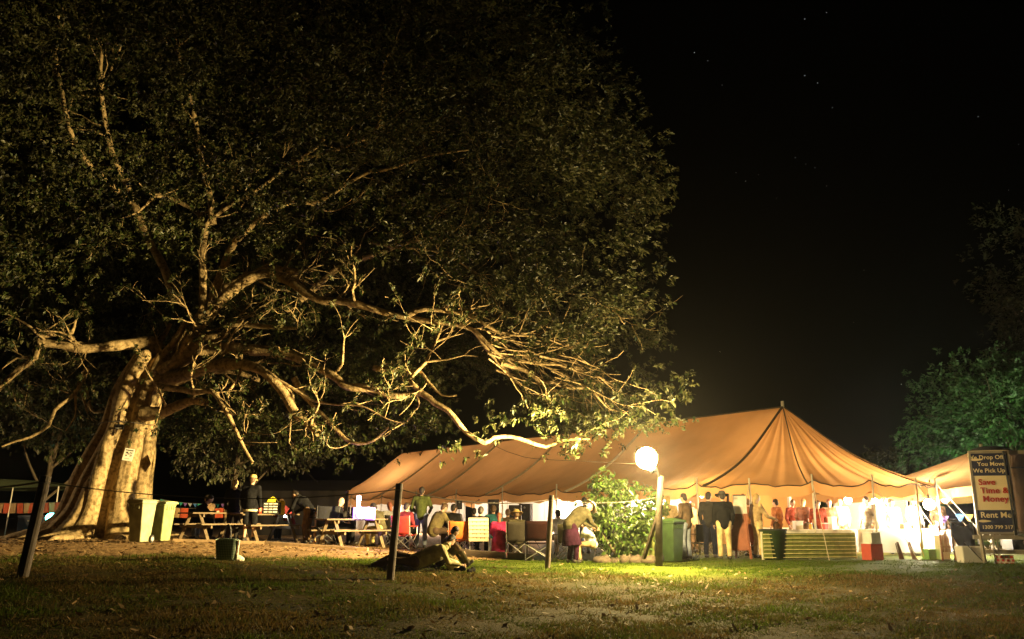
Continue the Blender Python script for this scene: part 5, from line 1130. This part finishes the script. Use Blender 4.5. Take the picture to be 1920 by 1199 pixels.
# brown reed screen and black cloth by the trailer
reed = M("reed", (.30, .16, .07), rough=.7, var=.35, scale=6)
rs = thing("reed_screen", "brown reed screen standing in front of the small tent", "screen", on(1768, 23.2)); Lr = .82
for i in range(26): h_ = .78 + .05 * math.sin(i * 1.7); MB().tube([(Lr * i / 25, .01 * math.sin(i * 2), .22 + .0 * i), (Lr * i / 25 + .01 * math.sin(i), .012 * math.cos(i), .22 + h_ * (.72 + .1 * i / 25))], .0135, 5).build("reed", reed, rs)
for z in (.35, .8): MB().box((Lr / 2, .03, z), (Lr + .06, .02, .03)).build("rail", rw, rs)
for x in (0, Lr): MB().box((x, .04, .45), (.04, .03, .9)).build("leg", rw, rs)
MB().box((Lr * .72, .05, .14), (.5, .06, .28)).build("base_board", rw, rs)
bc = thing("black_banner", "black cloth hanging between the reed screen and the trailer", "cloth", on(1812, 22.5), 0); MB().grid([[Vector((-.3 + .56 * u, .03 * math.sin(u * 9), 1.0 - .12 * math.sin(math.pi * u) * (1) - (.25 if u < .25 else 0) * 0 - v * (.35 + .35 * min(1, u * 2)))) for v in (0, .5, 1)] for u in np.linspace(0, 1, 13)]).build("cloth", blk, bc, smooth=True, solid=.006); MB().tube([(-.3, .02, 1.0), (.26, .02, 1.0)], .012, 6).build("rail", black_metal, bc); MB().tube([(-.3, .02, 0), (-.3, .02, 1.0)], .012, 6).build("pole", black_metal, bc); MB().tube([(.26, .02, 0), (.26, .02, 1.0)], .012, 6).build("pole", black_metal, bc)
wp = thing("white_tank", "pale speckled tub on the ground beside the trailer's coupling", "tub", on(1818, 22.0)); MB().box((0, 0, .2), (.5, .36, .4), taper=1.12).build("tub_body", cloth_w, wp, bevel=.03); MB().bar((-.2, -.22, .5), (.22, -.22, .02), .02).build("strap", black_metal, wp)
for lb, px, py, mt, sz in [("blue pennant hung high at the small tent's right side", 1800, 964, card[5], .26), ("yellow pennant nearest the trailer, hung in the small tent", 1816, 965, card[3], .24), ("pale violet pennant hung left of the blue one in the small tent", 1770, 968, pen[1], .24)]:
    o = MB().grid([[Vector((-sz * .6 + 1.2 * sz * u, .03 * math.sin(u * 5), -v * sz * (1 - abs(2 * u - 1)) - .0)) for v in (0, .5, 1)] for u in np.linspace(0, 1, 7)]).build("pennant", mt, smooth=True, solid=.004); o.location = at(px, py, 27.4); tag(o, lb, "flag", "pennants hung in the small tent")
rg = thing("blue_rosette", "pale blue round ornament hanging low in the small tent's right side", "ornament", at(1791, 1000, 27.0)); 
for k in range(12): MB().bar((0, 0, 0), (.2 * math.cos(k * .524), -.01, .2 * math.sin(k * .524)), .08, .02).build("petal", pen[3], rg)
MB().ell((0, -.02, 0), (.08, .03, .08)).build("centre", card[6], rg)

# ------------------------------------------------------------------ the rental box trailer
cream_p = M("trailer_cream", (.46, .36, .22), rough=.5, var=.12, scale=2); brown_p = M("trailer_brown", (.25, .175, .12), rough=.6, var=.15, scale=2); navy_p = M("sign_navy", (.018, .02, .05), rough=.45, var=.1); cream_s = M("sign_cream", (.74, .6, .36), rough=.5, var=.06, scale=2); red_s = M("sign_red", (.48, .05, .03), rough=.5); frame_m = M("aluminium_trim", (.42, .36, .27), rough=.4, metal=.5, var=.15)
TYY = 21.6
to = on(1815, TYY); tl_ = at(1815, 846, TYY); bl_ = at(1832, 1002, TYY); Hs = tl_.z - bl_.z; zb = bl_.z; x0 = (tl_.x + bl_.x) / 2; zt = tl_.z
tr_ = thing("rental_trailer", "box trailer with a navy and cream rental sign panel, cut by the right edge", "trailer", Vector((x0, TYY, to.z)), R(-18)); zb -= to.z; zt -= to.z
Wd = .9
MB().box((Wd + 1.7, 1.3, (zb + zt) / 2), (3.4, 2.3, Hs - .02)).build("body", brown_p, tr_, bevel=.02)
MB().box((Wd + 1.7, .12, zt - .05), (3.44, .12, .1)).build("top_rail", frame_m, tr_, bevel=.01)
for z in (zt - .42, zb + .05): MB().box((Wd + 1.7, .135, z), (3.4, .04, .035)).build("side_rail", black_metal if z > zb + .3 else frame_m, tr_)
MB().box((Wd + .62, .125, zb + Hs * .58), (.3, .05, .07)).build("latch", black_metal, tr_); 
for x in (.12, 1.9): MB().tube([(Wd + x + .35, .11, zb + .05), (Wd + x + .35, .11, zt - .1)], .016, 6).build("locking_bar", steel, tr_)
dr_ = MB().box((Wd / 2, .0, (zb + zt) / 2), (Wd, .06, Hs)).build("door", cream_s, tr_)
for x in (.025, Wd - .025): MB().box((x, -.036, (zb + zt) / 2), (.05, .02, Hs)).build("door_frame", frame_m, dr_)
for z in (zb + .025, zt - .04): MB().box((Wd / 2, -.037, z), (Wd - .1, .018, .06)).build("door_frame", frame_m, dr_)
z1 = zt - Hs * .305; z2 = zb + Hs * .285
MB().box((Wd / 2, -.032, (zt - .07 + z1) / 2), (Wd - .1, .008, zt - .07 - z1)).build("sign_panel", navy_p, dr_); MB().box((Wd / 2, -.032, (zb + .055 + z2) / 2), (Wd - .1, .008, z2 - zb - .055)).build("sign_panel", navy_p, dr_)
def text(body, x, z, size, mat, parent, align='CENTER', off=.006, yaw=0):
    cu = bpy.data.curves.new("lettering", 'FONT'); cu.body = body; cu.size = size; cu.extrude = .003; cu.offset = off; cu.align_x = align; cu.align_y = 'CENTER'; cu.space_character = 1.04
    o = bpy.data.objects.new("lettering", cu); COL.objects.link(o); o.rotation_euler = (R(90), 0, 0); dgx = bpy.context.evaluated_depsgraph_get(); bpy.context.view_layer.update()
    me = bpy.data.meshes.new_from_object(o.evaluated_get(bpy.context.evaluated_depsgraph_get())); bpy.data.objects.remove(o)
    o = bpy.data.objects.new("lettering", me); COL.objects.link(o); me.materials.clear(); me.materials.append(mat); o.parent = parent; o["kind"] = "stuff"; o.location = (x, -.041, z); o.rotation_euler = (R(90), 0, 0); return o
xr = Wd - .13
for s_, fz in (("We Drop Off", .085), ("You Move", .165), ("We Pick Up", .245)): text(s_, xr, zt - Hs * fz, .138, cream_s, dr_, 'RIGHT', .002)
for s_, fz, x in (("Save", .385, .15), ("Time &", .485, .17), ("Money", .585, .2)): text(s_, x, zt - Hs * fz, .20, red_s, dr_, 'LEFT', .004)
text("Rent Me", .11, zt - Hs * .775, .19, cream_s, dr_, 'LEFT', .003); text("1300 799 317", Wd / 2, zt - Hs * .918, .118, cream_s, dr_, 'CENTER', .002)
for x, fz in ((.15, .11), (.17, .845)):   # the pointed ellipse emblem
    MB().add([(x + .13 * (k / 8 - 1) if False else x + .13 * math.cos(a) * (1.0 if math.cos(a) < 0 else 1.25), -.041 if i else -.037, zt - Hs * fz + .032 * math.sin(a) * (1 - .5 * max(0, math.cos(a)))) for i in (0, 1) for k, a in enumerate(np.linspace(0, 2 * math.pi, 19)[:-1])], [tuple(range(17, -1, -1)), tuple(range(18, 36))] + [(k, (k + 1) % 18, 18 + (k + 1) % 18, 18 + k) for k in range(18)]).build("emblem", cream_s, dr_)
MB().tube([(Wd - .13, -.07, zt - .02), (Wd - .1, -.07, zt - .9), (Wd - .09, -.07, zb - .02)], .022, 7).build("cable", black_metal, dr_)
# cranks and chains: pale sparkling fittings
for x, z in ((Wd - .1, zt - .08), (Wd - .03, zb + .5), (Wd - .16, zb + .46), (Wd - .02, zb + .1), (Wd - .1, zb + .06)): MB().ell((x, -.06, z), (.035, .02, .03), n=8, m=6).build("fitting", frame_m, dr_)
MB().box((Wd + 1.5, .05, zb - .07), (5.0, .1, .1)).build("chassis_rail", frame_m, tr_, bevel=.01); MB().box((Wd + 1.5, .3, zb - .42), (4.6, .12, .1)).build("bumper", frame_m, tr_, bevel=.015)
MB().box((Wd + 1.7, .9, zb - .26), (3.6, 1.2, .26)).build("underframe", black_metal, tr_)
for k in range(3):
    q = MB().lathe([(.0, 0), (.05, .0), (.062, .02), (.062, .05), (.0, .05)], n=16).build("tail_lamp", M("tail_lamp_glass", (.25, .2, .16), rough=.2), tr_, smooth=False); q.rotation_euler = (R(90), 0, 0); q.location = (Wd + .18 + .15 * k, .29, zb - .2)
    w_ = MB().tube([(.058 * math.cos(a), .058 * math.sin(a), .05) for a in np.linspace(0, 6.28, 18)], .009, 6).build("lamp_ring", frame_m, q)
MB().tube([(.06, .03, zb), (.1, .05, .02)], .045, 8).build("corner_post", frame_m, tr_)
for sx in (0.32, .42): MB().box((sx, .05, zb - .25), (.03, .03, .5)).build("hinge_arm", frame_m, tr_)
for k in range(12): MB().ell((.28 + .06 * math.sin(k * 2.4), .0, zb - .05 - .045 * k), (.022, .016, .026), n=7, m=5).build("chain_link", frame_m, tr_)
rp_ = MB().box((Wd * .5 + .1, .18, zb - .62), (.42, .03, .26)).build("reflector_board", M("reflector_white", (.7, .6, .5), rough=.4), tr_)
for i in range(3):
    for k in range(4): MB().box((Wd * .5 - .07 + .11 * k + (.03 if i % 2 else 0), .161, zb - .70 + .08 * i), (.06, .006, .055)).build("red_square", red_s, rp_)
wl = MB().lathe([(.16, -.1), (.3, -.1), (.33, -.07), (.33, .07), (.3, .1), (.16, .1)], n=24).build("wheel", rubber, tr_, smooth=False); wl.rotation_euler = (0, R(90), 0); wl.location = (Wd + 1.4, .8, .33); MB().lathe([(0, -.105), (.17, -.105), (.17, .105), (0, .105)], n=18).build("rim", steel, wl)
MB().ell((.62, .6, zt + .0), (.5, .55, .15), n=18, m=10).build("roof_vent", black_metal, tr_, smooth=True)

# ------------------------------------------------------------------ stars
sv = MB()
for px, py, r in [(1509, 36, 1.0), (1550, 24, .7), (1302, 99, 1.0), (1327, 114, .9), (1354, 160, .7), (1509, 142, .9), (1533, 156, .9), (1561, 202, .8), (1834, 219, .9), (1491, 296, .8), (1511, 308, .6), (1528, 315, .6), (1380, 324, .7), (1398, 340, .9), (1550, 349, .7), (1422, 328, .5), (1690, 721, 1.1), (1910, 271, .5), (1891, 357, .6), (1620, 507, .5), (1456, 372, .5), (1825, 555, .4), (1722, 47, .5), (1690, 115, .4), (1350, 660, .5), (1600, 605, .4)]:
    d = at(px, py, 1.0) - cam.location; sv.ell(cam.location + d.normalized() * 1500, .62 * r, n=6, m=4)
sv.build("stars", M("starlight", (1, 1, 1), emit=(.8, .88, 1), es=.6), kind="stuff")
# ------------------------------------------------------------------ evening air
hz = MB().box((0, 230, 14), (900, 600, 34)).build("haze", bpy.data.materials.new("evening_air"), kind="stuff")
hm = hz.data.materials[0]; hm.use_nodes = True; n = hm.node_tree; n.nodes.clear(); o_ = n.nodes.new("ShaderNodeOutputMaterial"); pvn = n.nodes.new("ShaderNodeVolumePrincipled")
pvn.inputs["Color"].default_value = (.8, .8, .8, 1); pvn.inputs["Density"].default_value = .0003; pvn.inputs["Anisotropy"].default_value = .85
n.links.new(pvn.outputs[0], o_.inputs["Volume"])
bake_all()
# seat the notice and the small box against the bark
tr_o = [o for o in fig.children if o.name.startswith("trunk")][0]
for o, back in ((sg, .03), (tbx, .06)):
    w = Vector(o.location); dr0 = (w - cam.location).normalized()
    hit, p_, n_, i_ = tr_o.ray_cast(cam.location - tb, dr0)
    if hit: o.location = Vector(p_) + tb - dr0 * back
